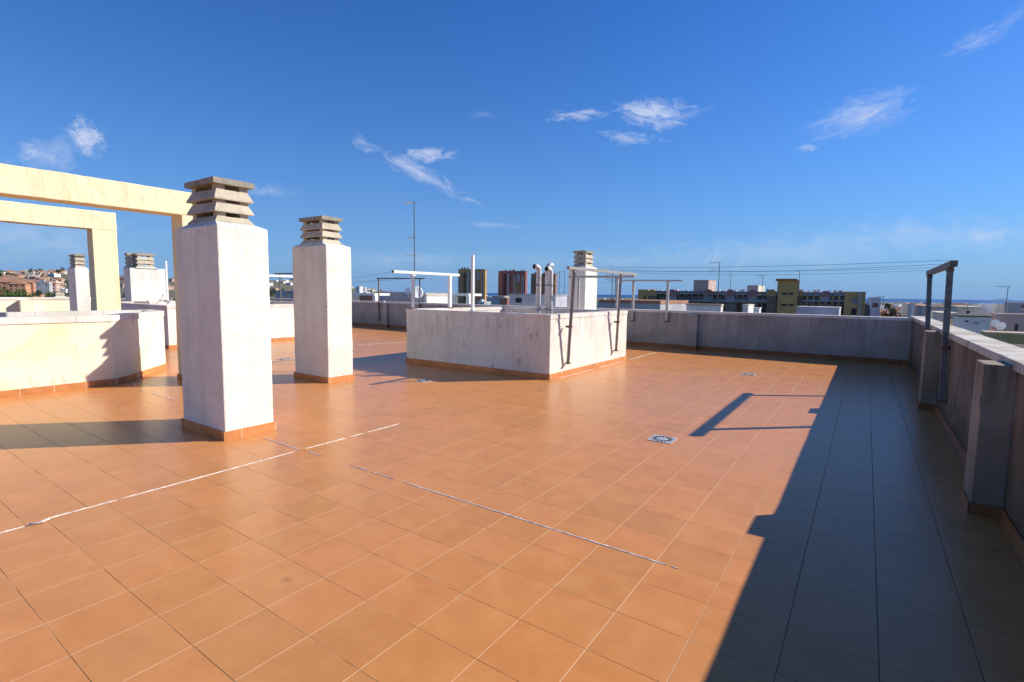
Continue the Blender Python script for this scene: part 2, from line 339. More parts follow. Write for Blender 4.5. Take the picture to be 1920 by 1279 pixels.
# ------------------------------------------------------------------ mesh helpers
def tag(o, label=None, cat=None, group=None, kind=None):
    if label: o['label'] = label
    if cat: o['category'] = cat
    if group: o['group'] = group
    if kind: o['kind'] = kind
    return o
def thing(name, loc, label, cat, group=None, rz=0.0):
    o = bpy.data.objects.new(name, None); o.empty_display_size = 0.2; C.objects.link(o)
    o.location = loc; o.rotation_euler = (0, 0, rz)
    return tag(o, label, cat, group)
class MB:
    def __init__(s): s.bm = bmesh.new()
    def box(s, x0, x1, y0, y1, z0, z1, bev=0.0, mi=0):
        r = bmesh.ops.create_cube(s.bm, size=1)
        for v in r['verts']:
            v.co = Vector(((x0+x1)/2 + v.co.x*(x1-x0), (y0+y1)/2 + v.co.y*(y1-y0), (z0+z1)/2 + v.co.z*(z1-z0)))
        fs = {f for v in r['verts'] for f in v.link_faces}
        for f in fs: f.material_index = mi
        if bev:
            es = list({e for v in r['verts'] for e in v.link_edges})
            bmesh.ops.bevel(s.bm, geom=es, offset=bev, segments=2, affect='EDGES', profile=0.6)
        return s
    def prism(s, pts, z0, z1, mi=0):
        a = [s.bm.verts.new((p[0], p[1], z0)) for p in pts]; b = [s.bm.verts.new((p[0], p[1], z1)) for p in pts]
        n = len(pts); fs = []
        fs.append(s.bm.faces.new(a[::-1])); fs.append(s.bm.faces.new(b))
        for i in range(n): fs.append(s.bm.faces.new((a[i], a[(i+1) % n], b[(i+1) % n], b[i])))
        for f in fs: f.material_index = mi
        return s
    def hull(s, bot, top, mi=0):            # two polygons of the same count joined
        a = [s.bm.verts.new(p) for p in bot]; b = [s.bm.verts.new(p) for p in top]; n = len(bot); fs = []
        fs.append(s.bm.faces.new(a[::-1])); fs.append(s.bm.faces.new(b))
        for i in range(n): fs.append(s.bm.faces.new((a[i], a[(i+1) % n], b[(i+1) % n], b[i])))
        for f in fs: f.material_index = mi
        return s
    def bar(s, p0, p1, w=0.05, h=None, seg=0, mi=0):      # rectangular (seg=0) or round bar
        p0, p1 = Vector(p0), Vector(p1); d = p1-p0; L = d.length
        q = d.to_track_quat('Z', 'Y').to_matrix().to_4x4()
        mt = Matrix.Translation((p0+p1)/2) @ q
        if seg:
            r = bmesh.ops.create_cone(s.bm, cap_ends=True, segments=seg, radius1=w/2, radius2=(h or w)/2, depth=L, matrix=mt)
            for v in r['verts']:
                for f in v.link_faces: f.material_index = mi
        else:
            r = bmesh.ops.create_cube(s.bm, size=1, matrix=mt @ Matrix.Diagonal((w, h or w, L, 1)))
            for v in r['verts']:
                for f in v.link_faces: f.material_index = mi
        return s
    def tube(s, pts, r, seg=16, mi=0, caps=True):
        pts = [Vector(p) for p in pts]; rings = []
        for i, p in enumerate(pts):
            d = (pts[min(i+1, len(pts)-1)] - pts[max(i-1, 0)]).normalized()
            a = d.orthogonal().normalized() if i == 0 else (ref - d*ref.dot(d)).normalized()
            ref = a; b = d.cross(a)
            rr = r[i] if isinstance(r, (list, tuple)) else r
            rings.append([s.bm.verts.new(p + a*rr*math.cos(2*PI*k/seg) + b*rr*math.sin(2*PI*k/seg)) for k in range(seg)])
        for A, B in zip(rings, rings[1:]):
            for k in range(seg):
                f = s.bm.faces.new((A[k], A[(k+1) % seg], B[(k+1) % seg], B[k])); f.smooth = True; f.material_index = mi
        if caps:
            s.bm.faces.new(rings[0][::-1]).material_index = mi; s.bm.faces.new(rings[-1]).material_index = mi
        return s
    def sub(s, maxlen):                     # cut long edges so that a surface can be made uneven
        for _ in range(7):
            es = [e for e in s.bm.edges if e.calc_length() > maxlen]
            if not es: break
            bmesh.ops.subdivide_edges(s.bm, edges=es, cuts=1, use_grid_fill=True)
        bmesh.ops.triangulate(s.bm, faces=[f for f in s.bm.faces if len(f.verts) > 4])
        return s
    def rough(s, amp, scale=3.0, seed=0):
        s.bm.normal_update()
        off = Vector((seed*3.1, seed*1.7, seed*0.9))
        for v in s.bm.verts:
            n1 = mnoise.noise((v.co+off)*scale); n2 = mnoise.noise((v.co+off)*scale*4.3)
            v.co += v.normal*amp*(n1 + 0.4*n2)
        return s
    def build(s, name, mats, parent=None, loc=None, smooth=False):
        """vertices are given in the frame of the parent (or of loc)"""
        bmesh.ops.recalc_face_normals(s.bm, faces=s.bm.faces)
        me = bpy.data.meshes.new(name); s.bm.to_mesh(me); s.bm.free()
        if smooth:
            for p in me.polygons: p.use_smooth = True
        for m in (mats if isinstance(mats, (list, tuple)) else [mats]): me.materials.append(m)
        o = bpy.data.objects.new(name, me); C.objects.link(o)
        if parent: o.parent = parent
        if loc is not None: o.location = loc
        return o
def copy_tree(o, parent=None):
    c = o.copy(); C.objects.link(c)
    if parent: c.parent = parent
    for ch in o.children: copy_tree(ch, c)
    return c

# ------------------------------------------------------------------ roof terrace: floor and walls
X_R, Y_F, X_W = 0.95, 15.95, -28.0
mb = MB(); mb.box(X_W-0.3, X_R+0.35, -7.0, Y_F+0.35, -0.30, 0.0)
tag(mb.build('floor', M['tiles']), 'terracotta tiled roof terrace floor', kind='structure')
mb = MB(); mb.box(X_W-0.28, X_R+0.33, -6.98, Y_F+0.33, -16.0, -0.304)
tag(mb.build('building_mass', M['white']), 'the apartment block carrying the roof terrace', kind='structure')

def skirting(path, parent, h=0.10, th=0.014, closed=False, mat='skirt'):
    """path: outline of the wall foot in the parent's frame, wall on its left"""
    mb = MB(); n = len(path); segs = n if closed else n-1
    dirs = [(Vector((*path[(i+1) % n], 0))-Vector((*path[i], 0))).normalized() for i in range(segs)]
    for i in range(segs):
        a = Vector((*path[i], 0)); b = Vector((*path[(i+1) % n], 0)); d = dirs[i]; nrm = Vector((d.y, -d.x, 0))
        b2 = b
        if closed or i+1 < segs:
            dn = dirs[(i+1) % segs]; cr = d.x*dn.y-d.y*dn.x
            if cr > 0.05: b2 = b + d*th*min(1, cr)
            elif cr < -0.05: b2 = b - d*(th+.0005)
        hh = h + i*.0007
        q = (a+nrm*th, b2+nrm*th, b2-nrm*0.003, a-nrm*0.003)
        mb.hull([p+Vector((0, 0, .0003)) for p in q], [p+Vector((0, 0, hh)) for p in q])
    return mb.build('skirting', M[mat], parent)

# right parapet with its buttresses
t = thing('parapet_wall', (X_R, 5, 0), 'long mouldy parapet with white coping and square buttresses along the right edge', 'wall')
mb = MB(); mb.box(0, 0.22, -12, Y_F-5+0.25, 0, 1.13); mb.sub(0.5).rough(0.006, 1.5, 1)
mb.build('wall', M['parapet_shade_mould'], t)
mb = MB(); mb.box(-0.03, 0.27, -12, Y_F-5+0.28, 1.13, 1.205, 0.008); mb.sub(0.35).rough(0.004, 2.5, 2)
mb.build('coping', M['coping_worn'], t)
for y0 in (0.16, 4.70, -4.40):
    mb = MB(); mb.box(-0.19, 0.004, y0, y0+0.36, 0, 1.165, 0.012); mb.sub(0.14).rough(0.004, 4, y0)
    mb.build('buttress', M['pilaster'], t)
path = []
pth = [(0, -12)]
for y0 in (-4.40, 0.16, 4.70): pth += [(0, y0), (-0.19, y0), (-0.19, y0+0.36), (0, y0+0.36)]
pth += [(0, Y_F-5)]
skirting(pth[::-1], t, 0.085, mat='skirt_shaded')

# far parapet
t = thing('parapet_wall', (-10, Y_F, 0), 'long shaded white parapet across the far end of the terrace', 'wall')
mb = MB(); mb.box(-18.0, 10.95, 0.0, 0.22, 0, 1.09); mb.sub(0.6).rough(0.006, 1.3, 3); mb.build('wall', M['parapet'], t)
mb = MB(); mb.box(-18.0, 10.94, -0.02, 0.26, 1.09, 1.165, 0.008); mb.sub(0.5).rough(0.003, 2.5, 4); mb.build('coping', M['coping'], t)
for x0 in (5.55, -8.15):
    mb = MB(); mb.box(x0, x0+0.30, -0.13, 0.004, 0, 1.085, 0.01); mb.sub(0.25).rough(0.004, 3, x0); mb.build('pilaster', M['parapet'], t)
skirting([(-18, 0), (-8.15, 0), (-8.15, -.13), (-7.85, -.13), (-7.85, 0), (5.55, 0), (5.55, -.13), (5.85, -.13), (5.85, 0), (10.95, 0)], t, 0.11, mat='skirt_shaded')

# west parapet: a sunlit stretch and a shaded return
t = thing('parapet_wall', (X_W, 4, 0), 'sunlit cream parapet at the far left edge behind the light well', 'wall')
mb = MB(); mb.box(-0.25, 0, -11, 4.2, 0, 1.10); mb.sub(0.8).rough(0.006, 1.3, 5); mb.build('wall', M['cream'], t)
mb = MB(); mb.box(-0.28, 0.03, -11, 4.2, 1.10, 1.20, 0.008); mb.build('coping', M['coping'], t)
mb = MB(); mb.box(0.001, 0.35, 1.6, 2.0, 0, 1.08, 0.01); mb.build('pilaster', M['cream'], t)
skirting([(0, -11), (0, 4.2)], t)
t = thing('parapet_wall', (-26, 8.2, 0), 'shaded lilac parapet return beside the sunlit one, left of the slim chimney', 'wall')
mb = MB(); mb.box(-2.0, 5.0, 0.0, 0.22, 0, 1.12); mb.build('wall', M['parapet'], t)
mb = MB(); mb.box(-2.0, 5.02, -0.02, 0.24, 1.12, 1.19, 0.008); mb.build('coping', M['coping'], t)
skirting([(-2, 0), (5, 0)], t)

# ------------------------------------------------------------------ chimneys
def cap(parent, cx, cy, w, d, z, tiers=3, pitch=0.14):
    """louvred cast concrete cowl: flared hollow rings on corner posts under a shallow hipped slab"""
    k = pitch/0.14
    for i in range(tiers):
        zb = z + i*pitch - (0.02 if i else 0.0); zt = zb + 0.115*k if i else zb + 0.075*k
        wb, db = w*(1.0 if i else .99), d*(1.0 if i else .99); wt, dt = w*0.86, d*0.80
        mb = MB(); rings = []
        for (ww, dd, zz) in ((wb, db, zb), (wb, db, zb+0.018*k), (wt, dt, zt), (wt-0.07, dt-0.07, zt), (wb-0.09, db-0.09, zb)):
            rings.append([mb.bm.verts.new((cx+sx*ww/2, cy+sy*dd/2, zz)) for sx, sy in ((-1, -1), (1, -1), (1, 1), (-1, 1))])
        for a in range(5):
            A, B = rings[a], rings[(a+1) % 5]
            for q in range(4): mb.bm.faces.new((A[q], A[(q+1) % 4], B[(q+1) % 4], B[q]))
        mb.sub(0.1).rough(0.0025, 9, i+cx)
        lv = mb.build('louvre_ring', M['capstone'], parent)
        for sx in (-1, 1):
            for sy in (-1, 1):
                mb = MB(); x1, y1 = cx+sx*(wt/2-0.045), cy+sy*(dt/2-0.045)
                mb.box(x1-0.045, x1+0.045, y1-0.045, y1+0.045, zt-0.004, z+(i+1)*pitch+0.012)
                mb.build('spacer', M['capstone'], lv)
    zs = z + tiers*pitch + 0.008
    W_, D_ = w*1.03, d*1.05
    mb = MB()
    A = [mb.bm.verts.new((cx+sx*W_/2, cy+sy*D_/2, zs)) for sx, sy in ((-1, -1), (1, -1), (1, 1), (-1, 1))]
    B = [mb.bm.verts.new((cx+sx*W_/2, cy+sy*D_/2, zs+0.062*k)) for sx, sy in ((-1, -1), (1, -1), (1, 1), (-1, 1))]
    c = [mb.bm.verts.new((cx-(W_-D_)*.5*.9, cy, zs+0.112*k)), mb.bm.verts.new((cx+(W_-D_)*.5*.9, cy, zs+0.112*k))]
    if D_ > W_:
        c[0].co = (cx, cy-(D_-W_)*.45, zs+.112*k); c[1].co = (cx, cy+(D_-W_)*.45, zs+.112*k)
    mb.bm.faces.new(A[::-1])
    for q in range(4): mb.bm.faces.new((A[q], A[(q+1) % 4], B[(q+1) % 4], B[q]))
    if D_ > W_:
        mb.bm.faces.new((B[0], B[1], c[0])); mb.bm.faces.new((B[1], B[2], c[1], c[0])); mb.bm.faces.new((B[2], B[3], c[1])); mb.bm.faces.new((B[3], B[0], c[0], c[1]))
    else:
        mb.bm.faces.new((B[0], B[1], c[1], c[0])); mb.bm.faces.new((B[1], B[2], c[1])); mb.bm.faces.new((B[2], B[3], c[0], c[1])); mb.bm.faces.new((B[3], B[0], c[0]))
    mb.sub(0.12).rough(0.003, 9, cy)
    mb.build('cap_slab', M['capslab'], parent)
def chimney(x0, x1, y0, y1, h, label, group, caps=None, mat='white', cw=0.70, cd=0.80, seed=0, sk=0.095, pitch=.14):
    cx, cy = (x0+x1)/2, (y0+y1)/2; w, d = x1-x0, y1-y0
    t = thing('chimney', (cx, cy, 0), label, 'chimney', group)
    mb = MB(); mb.box(-w/2, w/2, -d/2, d/2, 0, h, 0.014); mb.sub(0.07).rough(0.005, 2.4, seed+1).rough(0.0028, 11, seed)
    mb.build('shaft', M[mat], t, smooth=False)
    for (ox, oy, fw, fd) in (caps or [(0, 0, w*cw, d*cd)]):
        mb = MB()           # mortar haunching, falling from the cowl to the shaft edge
        e = 0.008
        if not caps:
            mb.hull([(-w/2+e, -d/2+e, h-0.004), (w/2-e, -d/2+e, h-0.004), (w/2-e, d/2-e, h-0.004), (-w/2+e, d/2-e, h-0.004)],
                    [(ox+sx*fw*.5, oy+sy*fd*.5, h+0.045) for sx, sy in ((-1, -1), (1, -1), (1, 1), (-1, 1))])
        else:
            mb.hull([(ox+sx*(fw*.5+.09), oy+sy*(fd*.5+.06), h-0.004) for sx, sy in ((-1, -1), (1, -1), (1, 1), (-1, 1))],
                    [(ox+sx*fw*.5, oy+sy*fd*.5, h+0.045) for sx, sy in ((-1, -1), (1, -1), (1, 1), (-1, 1))])
        mb.sub(0.15).rough(0.004, 5, seed); mb.build('haunching', M['white_old'], t)
        cap(t, ox, oy, fw, fd, h+0.042, pitch=pitch)
    if sk:
        skirting([(-w/2, -d/2), (w/2, -d/2), (w/2, d/2), (-w/2, d/2)], t, sk, 0.02, closed=True)
    return t
GC = 'white plastered chimneys with louvred concrete cowls'
chimney(-6.64, -5.66, 2.71, 3.27, 2.33, 'largest and nearest white chimney, standing left of centre in front of the yellow frames', GC, cw=.67, cd=.76, seed=1, pitch=.135)
chimney(-8.82, -7.80, 5.55, 6.08, 2.44, 'second white chimney, right behind the nearest one and left of the central light well', GC, cw=.66, cd=.78, seed=2, pitch=.135)
chimney(-7.31, -6.76, 13.5, 14.30, 2.42, 'white chimney rising behind the central light well beside the flue pipes', GC, cw=.75, cd=.66, seed=3, pitch=.125)
def base_from(px_l, px_c, px_r, ytop, depth, h):
    """plan rectangle of a block whose near corner, left end and right end are seen at these pixels"""
    c = at(px_c, ytop, depth); l = at_y(px_l, ytop, c.y); r = at_x(px_r, ytop, c.x)
    return l.x, c.x, c.y, r.y, c.z
x0, x1, y0, y1, z = base_from(126, 140, 166, 503, 19.6, 0)
chimney(x0, x1, y0, y1, z, 'slim white chimney seen through the yellow frame at the far left', GC, cw=.78, cd=.78, seed=4)
x0, x1, y0, y1, z = base_from(231, 243, 312, 502, 18.6, 0)
w_, d_ = x1-x0, y1-y0
chimney(x0, x1, y0, y1, z, 'wide white chimney block with two cowls behind the left light well', GC,
        caps=[(w_*.16, -d_*.05, w_*.50, d_*.50), (-w_*.30, -d_*.30, w_*.42, d_*.30)], seed=5)
print('CH4', x0, x1, y0, y1, z)

# small vent seen over the west parapet
p = at(111, 556, 34)
t = thing('roof_vent', (p.x, p.y, p.z-1.6), 'low louvred concrete vent just above the left parapet', 'vent')
mb = MB(); mb.box(-.28, .28, -.28, .28, 0, 1.6, .01); mb.build('shaft', M['white'], t); cap(t, 0, 0, .5, .5, 1.6, 2)

# ------------------------------------------------------------------ central light well
def well(name, x0, x1, y0, y1, h, th, label, mat, cop, ch=0.085, ov=0.012, seed=0, sides=(1, 1, 1, 1)):
    cx, cy = (x0+x1)/2, (y0+y1)/2; a, b = (x1-x0)/2, (y1-y0)/2
    t = thing(name, (cx, cy, 0), label, 'light well')
    def ring(mb, a, b, th, z0, z1):
        o = [(-a, -b), (a, -b), (a, b), (-a, b)]; i = [(-a+th, -b+th), (a-th, -b+th), (a-th, b-th), (-a+th, b-th)]
        V = [[mb.bm.verts.new((p[0], p[1], z)) for p in q] for q, z in ((o, z0), (o, z1), (i, z1), (i, z0))]
        for k in range(4):
            A, B = V[k], V[(k+1) % 4]
            for q in range(4): mb.bm.faces.new((A[q], A[(q+1) % 4], B[(q+1) % 4], B[q]))
    mb = MB(); ring(mb, a, b, th, 0, h-ch); mb.sub(0.22).rough(0.005, 1.8, seed); mb.build('wall', mat, t)
    mb = MB(); ring(mb, a+ov, b+ov, th+2*ov, h-ch, h); mb.sub(0.3).rough(0.004, 2.6, seed+1); mb.build('coping', cop, t)
    skirting([(-a, -b), (a, -b), (a, b), (-a, b)], t, 0.10, 0.016, closed=True)
    return t
WX0, WX1, WY0, WY1, WH = -8.77, -4.90, 8.37, 12.15, 1.245
well('light_well', WX0, WX1, WY0, WY1, WH, 0.20, 'square white light well wall in the middle of the terrace with flue pipes inside', M['white_old'], M['coping'], seed=11)
well('light_well', -20.5, -15.50, 6.05, 12.0, 1.18, 0.22, 'white light well wall behind the two near chimneys, its long side in full sun', M['white'], M['coping'], seed=14)

# left light well with a cut corner
LW = [(-10.36, -3.0), (-10.42, 3.22), (-10.55, 3.42), (-11.78, 4.52), (-12.6, 4.62), (-12.6, -3.0)]
t = thing('light_well', (-11.5, 1.0, 0), 'cream light well wall with a cut corner at the left edge under the yellow frames', 'light well')
def inset(P, d):
    out = []; n = len(P)
    for i in range(n):
        a, b, c = Vector(P[i-1]), Vector(P[i]), Vector(P[(i+1) % n])
        e1, e2 = (b-a).normalized(), (c-b).normalized()
        n1, n2 = Vector((-e1.y, e1.x)), Vector((-e2.y, e2.x))
        m_ = (n1+n2); m_ = m_/max(0.25, m_.dot(n1))
        out.append((b.x+m_.x*d, b.y+m_.y*d))
    return out
def polyring(P, off, th, z0, z1, seed, ml=.18):
    o = [(x+11.5, y-1.0) for x, y in inset(P, -off)]; i = [(x+11.5, y-1.0) for x, y in inset(P, th)]
    mb = MB(); V = [[mb.bm.verts.new((p[0], p[1], z)) for p in q] for q, z in ((o, z0), (o, z1), (i, z1), (i, z0))]; n = len(P)
    for k in range(4):
        A, B = V[k], V[(k+1) % 4]
        for q in range(n): mb.bm.faces.new((A[q], A[(q+1) % n], B[(q+1) % n], B[q]))
    return mb.sub(ml).rough(0.005, 2, seed)
polyring(LW, 0, 0.20, 0, 1.08, 21).build('wall', M['cream'], t)
polyring(LW, 0.014, 0.22, 1.08, 1.185, 22, .4).build('coping', M['coping'], t)
skirting([(x+11.5, y-1.0) for x, y in LW[:5]][::1], t, 0.105, 0.016)

# ------------------------------------------------------------------ yellow frames
def frame(x0, x1, yc, cw, ztop, bt, z0, y_end, label, seed, foot=False):
    t = thing('pergola', (x1, yc, 0), label, 'pergola frame', 'yellow rendered concrete frames')
    d = x0-x1
    mb = MB(); mb.box(d, 0, 0, cw, z0, ztop-bt-0.0, .012); mb.sub(.10).rough(.006, 2, seed).rough(.003, 9, seed); mb.build('column', M['yellow'], t)
    mb = MB(); mb.box(d, 0, y_end-yc, cw, ztop-bt, ztop, .012); mb.sub(.10).rough(.008, 2, seed+1).rough(.004, 9, seed); mb.build('beam', M['yellow'], t)
    mb = MB(); mb.box(d, 0, y_end-yc-cw, y_end-yc-.002, z0, ztop); mb.sub(.3).rough(.006, 2, seed); mb.build('column', M['yellow'], t)
    if foot: skirting([(d, 0), (0, 0), (0, cw), (d, cw)], t, .10, .016, closed=True)
frame(-10.20, -9.78, 4.11, 0.50, 3.31, 0.40, 0, -2.6, 'nearer and taller yellow frame, its column behind the nearest chimney', 31, True)
frame(-13.36, -13.05, 3.80, 0.42, 3.20, 0.37, 0, -2.6, 'farther yellow frame, its column rising right behind the left light well', 33)

# ------------------------------------------------------------------ clothes line frames
def posts_frame(label, A, B, posts, mat, th=0.06, pw=0.045, group='steel clothes line frames', clamp=None, cdir=(-.10, 0, 0), plug=False):
    A, B = Vector(A), Vector(B)
    t = thing('drying_rack', (A.x, A.y, 0), label, 'clothes line frame', group)
    off = Vector((A.x, A.y, 0))
    m_ = MB(); d = (B-A).normalized(); m_.bar(A-off, B-off, th, th); bar = m_.build('crossbar', mat, t)
    if plug: m_ = MB(); m_.bar(A-off-d*.008, A-off+d*.001, th*.86, th*.86); m_.build('end_plug', M['black'], bar)
    L = (B-A).length
    for p0, p1 in posts:
        p0, p1 = Vector(p0), Vector(p1)
        m_ = MB(); m_.bar(p0-off, p1-off-Vector((0, 0, th/2-.001)), pw, pw); o = m_.build('post', mat, t)
        m_ = MB(); q0 = p0-off; m_.box(q0.x-pw*.9, q0.x+pw*.9, q0.y-pw*.9, q0.y+pw*.9, q0.z-.012, q0.z+.012); m_.build('base_plate', M['rust'], o)
        m_ = MB(); q1 = p1-off; m_.box(q1.x-pw*.62, q1.x+pw*.62, q1.y-pw*.62, q1.y+pw*.62, q1.z-th/2-.05, q1.z-th/2-.015); m_.build('weld_collar', mat, o)
        if clamp:
            for zc in clamp:
                f = (zc-p0.z)/(p1.z-p0.z); c = p0.lerp(p1, f)-off
                m_ = MB(); m_.bar(c, c+Vector(cdir), .022, .04); m_.box(c.x-.035, c.x+.035, c.y-.04, c.y+.04, c.z-.02, c.z+.02); m_.build('bracket', M['rust'], o)
    return t
# on the west wall of the central light well
posts_frame('white clothes line frame on the left wall of the central light well', (-8.62, 7.83, 2.08), (-8.62, 10.05, 2.08),
            [((-8.64, 8.45, 1.25), (-8.62, 8.43, 2.08)), ((-8.62, 9.70, 1.25), (-8.62, 9.70, 2.08))], M['steel_white'], .06, .075, plug=True)
# leaning, on the sunny right face of the central light well
posts_frame('grey clothes line frame leaning out from the sunny right face of the central light well', (-4.62, 8.50, 2.13), (-4.62, 11.95, 2.13),
            [((-4.83, 8.97, .26), (-4.64, 8.78, 2.13)), ((-4.83, 11.36, .31), (-4.64, 11.05, 2.13))], M['steel_rust'], .055, .05, clamp=(1.0,))
posts_frame('pale clothes line frame behind the central light well, crossing in front of its chimney', (-6.64, 12.25, 2.10), (-4.77, 12.25, 2.09),
            [((-6.32, 12.25, .6), (-6.32, 12.25, 2.09)), ((-5.23, 12.25, .6), (-5.23, 12.25, 2.09))], M['galv'], .055, .05)
posts_frame('pale clothes line frame hung on the far parapet right of the light well', (-6.65, 15.88, 2.10), (-4.66, 15.88, 2.09),
            [((-6.22, 15.88, .80), (-6.22, 15.88, 2.10)), ((-5.10, 15.88, .82), (-5.10, 15.88, 2.10))], M['galv'], .05, .07)
posts_frame('dark clothes line frame on the far parapet behind the second chimney', (-18.53, 15.86, 2.22), (-15.50, 15.86, 2.20),
            [((-18.42, 15.86, .30), (-18.42, 15.86, 2.22)), ((-15.80, 15.86, .30), (-15.80, 15.86, 2.20))], M['steel_dark'], .05, .045, clamp=(1.05,), cdir=(0, .1, 0))
posts_frame('white clothes line frame seen between the two near chimneys', (-15.62, 8.3, 2.09), (-15.62, 10.6, 2.08),
            [((-15.62, 8.7, 1.19), (-15.62, 8.7, 2.09)), ((-15.62, 10.3, 1.19), (-15.62, 10.3, 2.09))], M['steel_white'], .07, .06)
posts_frame('thin dark clothes line frame behind the white one between the two near chimneys', (-20.2, 11.9, 2.30), (-16.2, 11.9, 2.30),
            [((-19.8, 11.9, 1.19), (-19.8, 11.9, 2.3)), ((-16.5, 11.9, 1.19), (-16.5, 11.9, 2.3))], M['steel_dark'], .045, .045)
posts_frame('weathered steel clothes line frame standing against the right parapet', (0.89, 8.62, 2.10), (0.89, 11.90, 2.10),
            [((0.90, 8.72, .30), (0.89, 8.97, 2.10)), ((0.90, 11.25, .95), (0.89, 11.66, 2.10))], M['steel_shaded'], .075, .065, clamp=(1.0,), cdir=(.07, 0, 0))
def wire(a, b, sag, label, group, r=0.0024):
    a, b = Vector(a), Vector(b); pts = []
    for i in range(25):
        f = i/24; p = a.lerp(b, f); p.z -= sag*4*f*(1-f); pts.append(p-a)
    mb = MB(); mb.tube(pts, r, 6)
    o = mb.build('clothes_line', M['wire'], loc=a); tag(o, label, 'clothes line', group)
for i, (ya, yb) in enumerate(((8.8, 8.75), (9.8, 9.7), (10.8, 10.8), (11.7, 11.7))):
    wire((-4.60, ya, 2.165), (0.89, yb, 2.15), (.05, .08, .04, .07)[i], ('nearest', 'second nearest', 'third nearest', 'farthest')[i]+' of four wires strung from the right parapet frame to the light well', 'wires to the right parapet frame')
for i, (ya, yb) in enumerate(((8.0, 8.5), (8.7, 9.3), (9.5, 10.2))):
    wire((-8.62, ya, 2.115), (-15.62, yb, 2.13), (.22, .28, .2)[i], ('nearest', 'middle', 'farthest')[i]+' of three wires from the white frame toward the frame between the chimneys', 'wires running left to the frames behind the chimneys')
for i, (a, b) in enumerate((((-15.6, 15.86, 2.22), (-6.5, 15.88, 2.12)),)):
    wire(a, b, .3, 'thin sagging wire between the two frames on the far parapet', None)

# ------------------------------------------------------------------ flue pipes, poles
def flue(x, y, ztop, r, head, label, z0=0.0):
    t = thing('flue_pipe', (x, y, 0), label, 'flue pipe', 'metal flue pipes in the central light well')
    hd = Vector(head).normalized(); R0 = r*1.55; pts = [(0, 0, z0), (0, 0, ztop-R0-r)]
    for k in range(1, 9):
        a = k/8*PI/2; pts.append(Vector((0, 0, ztop-R0-r)) + hd*R0*(1-math.cos(a)) + Vector((0, 0, R0*math.sin(a))))
    pts.append(pts[-1]+hd*r*.7)
    mb = MB(); mb.tube(pts, r, 20); mb.build('pipe', M['flue'], t)
    e = Vector(pts[-1]); mb = MB(); mb.tube([e+hd*.0005, e+hd*.004], r*.84, 20); mb.build('opening', M['black'], t)
    for zc in (1.30, 1.80):
        mb = MB(); mb.tube([(0, 0, zc), (0, 0, zc+.03)], r*1.07, 20); mb.build('clamp_ring', M['steel_rust'], t)
flue(-5.60, 9.05, 2.25, .054, (-.45, -1, -.05), 'left flue pipe of the three in the light well, its elbow facing left')
flue(-5.62, 9.45, 2.30, .055, (.25, 1, 0), 'middle flue pipe of the three, a little behind the others with its elbow turned away')
flue(-5.36, 9.12, 2.20, .055, (-.25, -1, -.05), 'right flue pipe of the three, its elbow facing the camera')
t = thing('pole', (-6.92, 8.52, 0), 'single upright white pole on the near wall of the central light well', 'pole')
mb = MB(); mb.bar((0, 0, 1.15), (0, 0, 2.43), .055, .055); mb.build('post', M['steel_white'], t)
mb = MB(); mb.box(-.06, .06, -.04, .04, 1.245, 1.262); mb.build('foot_plate', M['galv'], t)
p = at(315, 571, 17.0); q = at(312, 490, 17.0)
t = thing('pole', (p.x, p.y, 0), 'thin white pole just left of the nearest chimney with cable clamps at its foot', 'pole')
mb = MB(); mb.bar((0, 0, 1.0), (0, 0, q.z), .05, .05); mb.build('post', M['steel_white'], t)
mb = MB(); mb.box(-.1, .1, -.07, .07, 1.18, 1.26); mb.bar((-.05, .1, 1.3), (.12, .1, 1.3), .05, .05, seg=8); mb.build('clamp', M['galv'], t)
# lamp on the far pilaster
t = thing('bulkhead_lamp', (-18.0, Y_F-.15, 1.10), 'tiny white ball lamp on the far parapet right of the second chimney', 'lamp')
mb = MB(); bmesh.ops.create_uvsphere(mb.bm, u_segments=12, v_segments=8, radius=.05, matrix=Matrix.Translation((0, 0, .06))); mb.build('globe', M['steel_white'], t, smooth=True)
mb = MB(); mb.bar((0, 0, 0), (0, 0, .03), .05, .05, seg=10); mb.build('base', M['galv'], t)

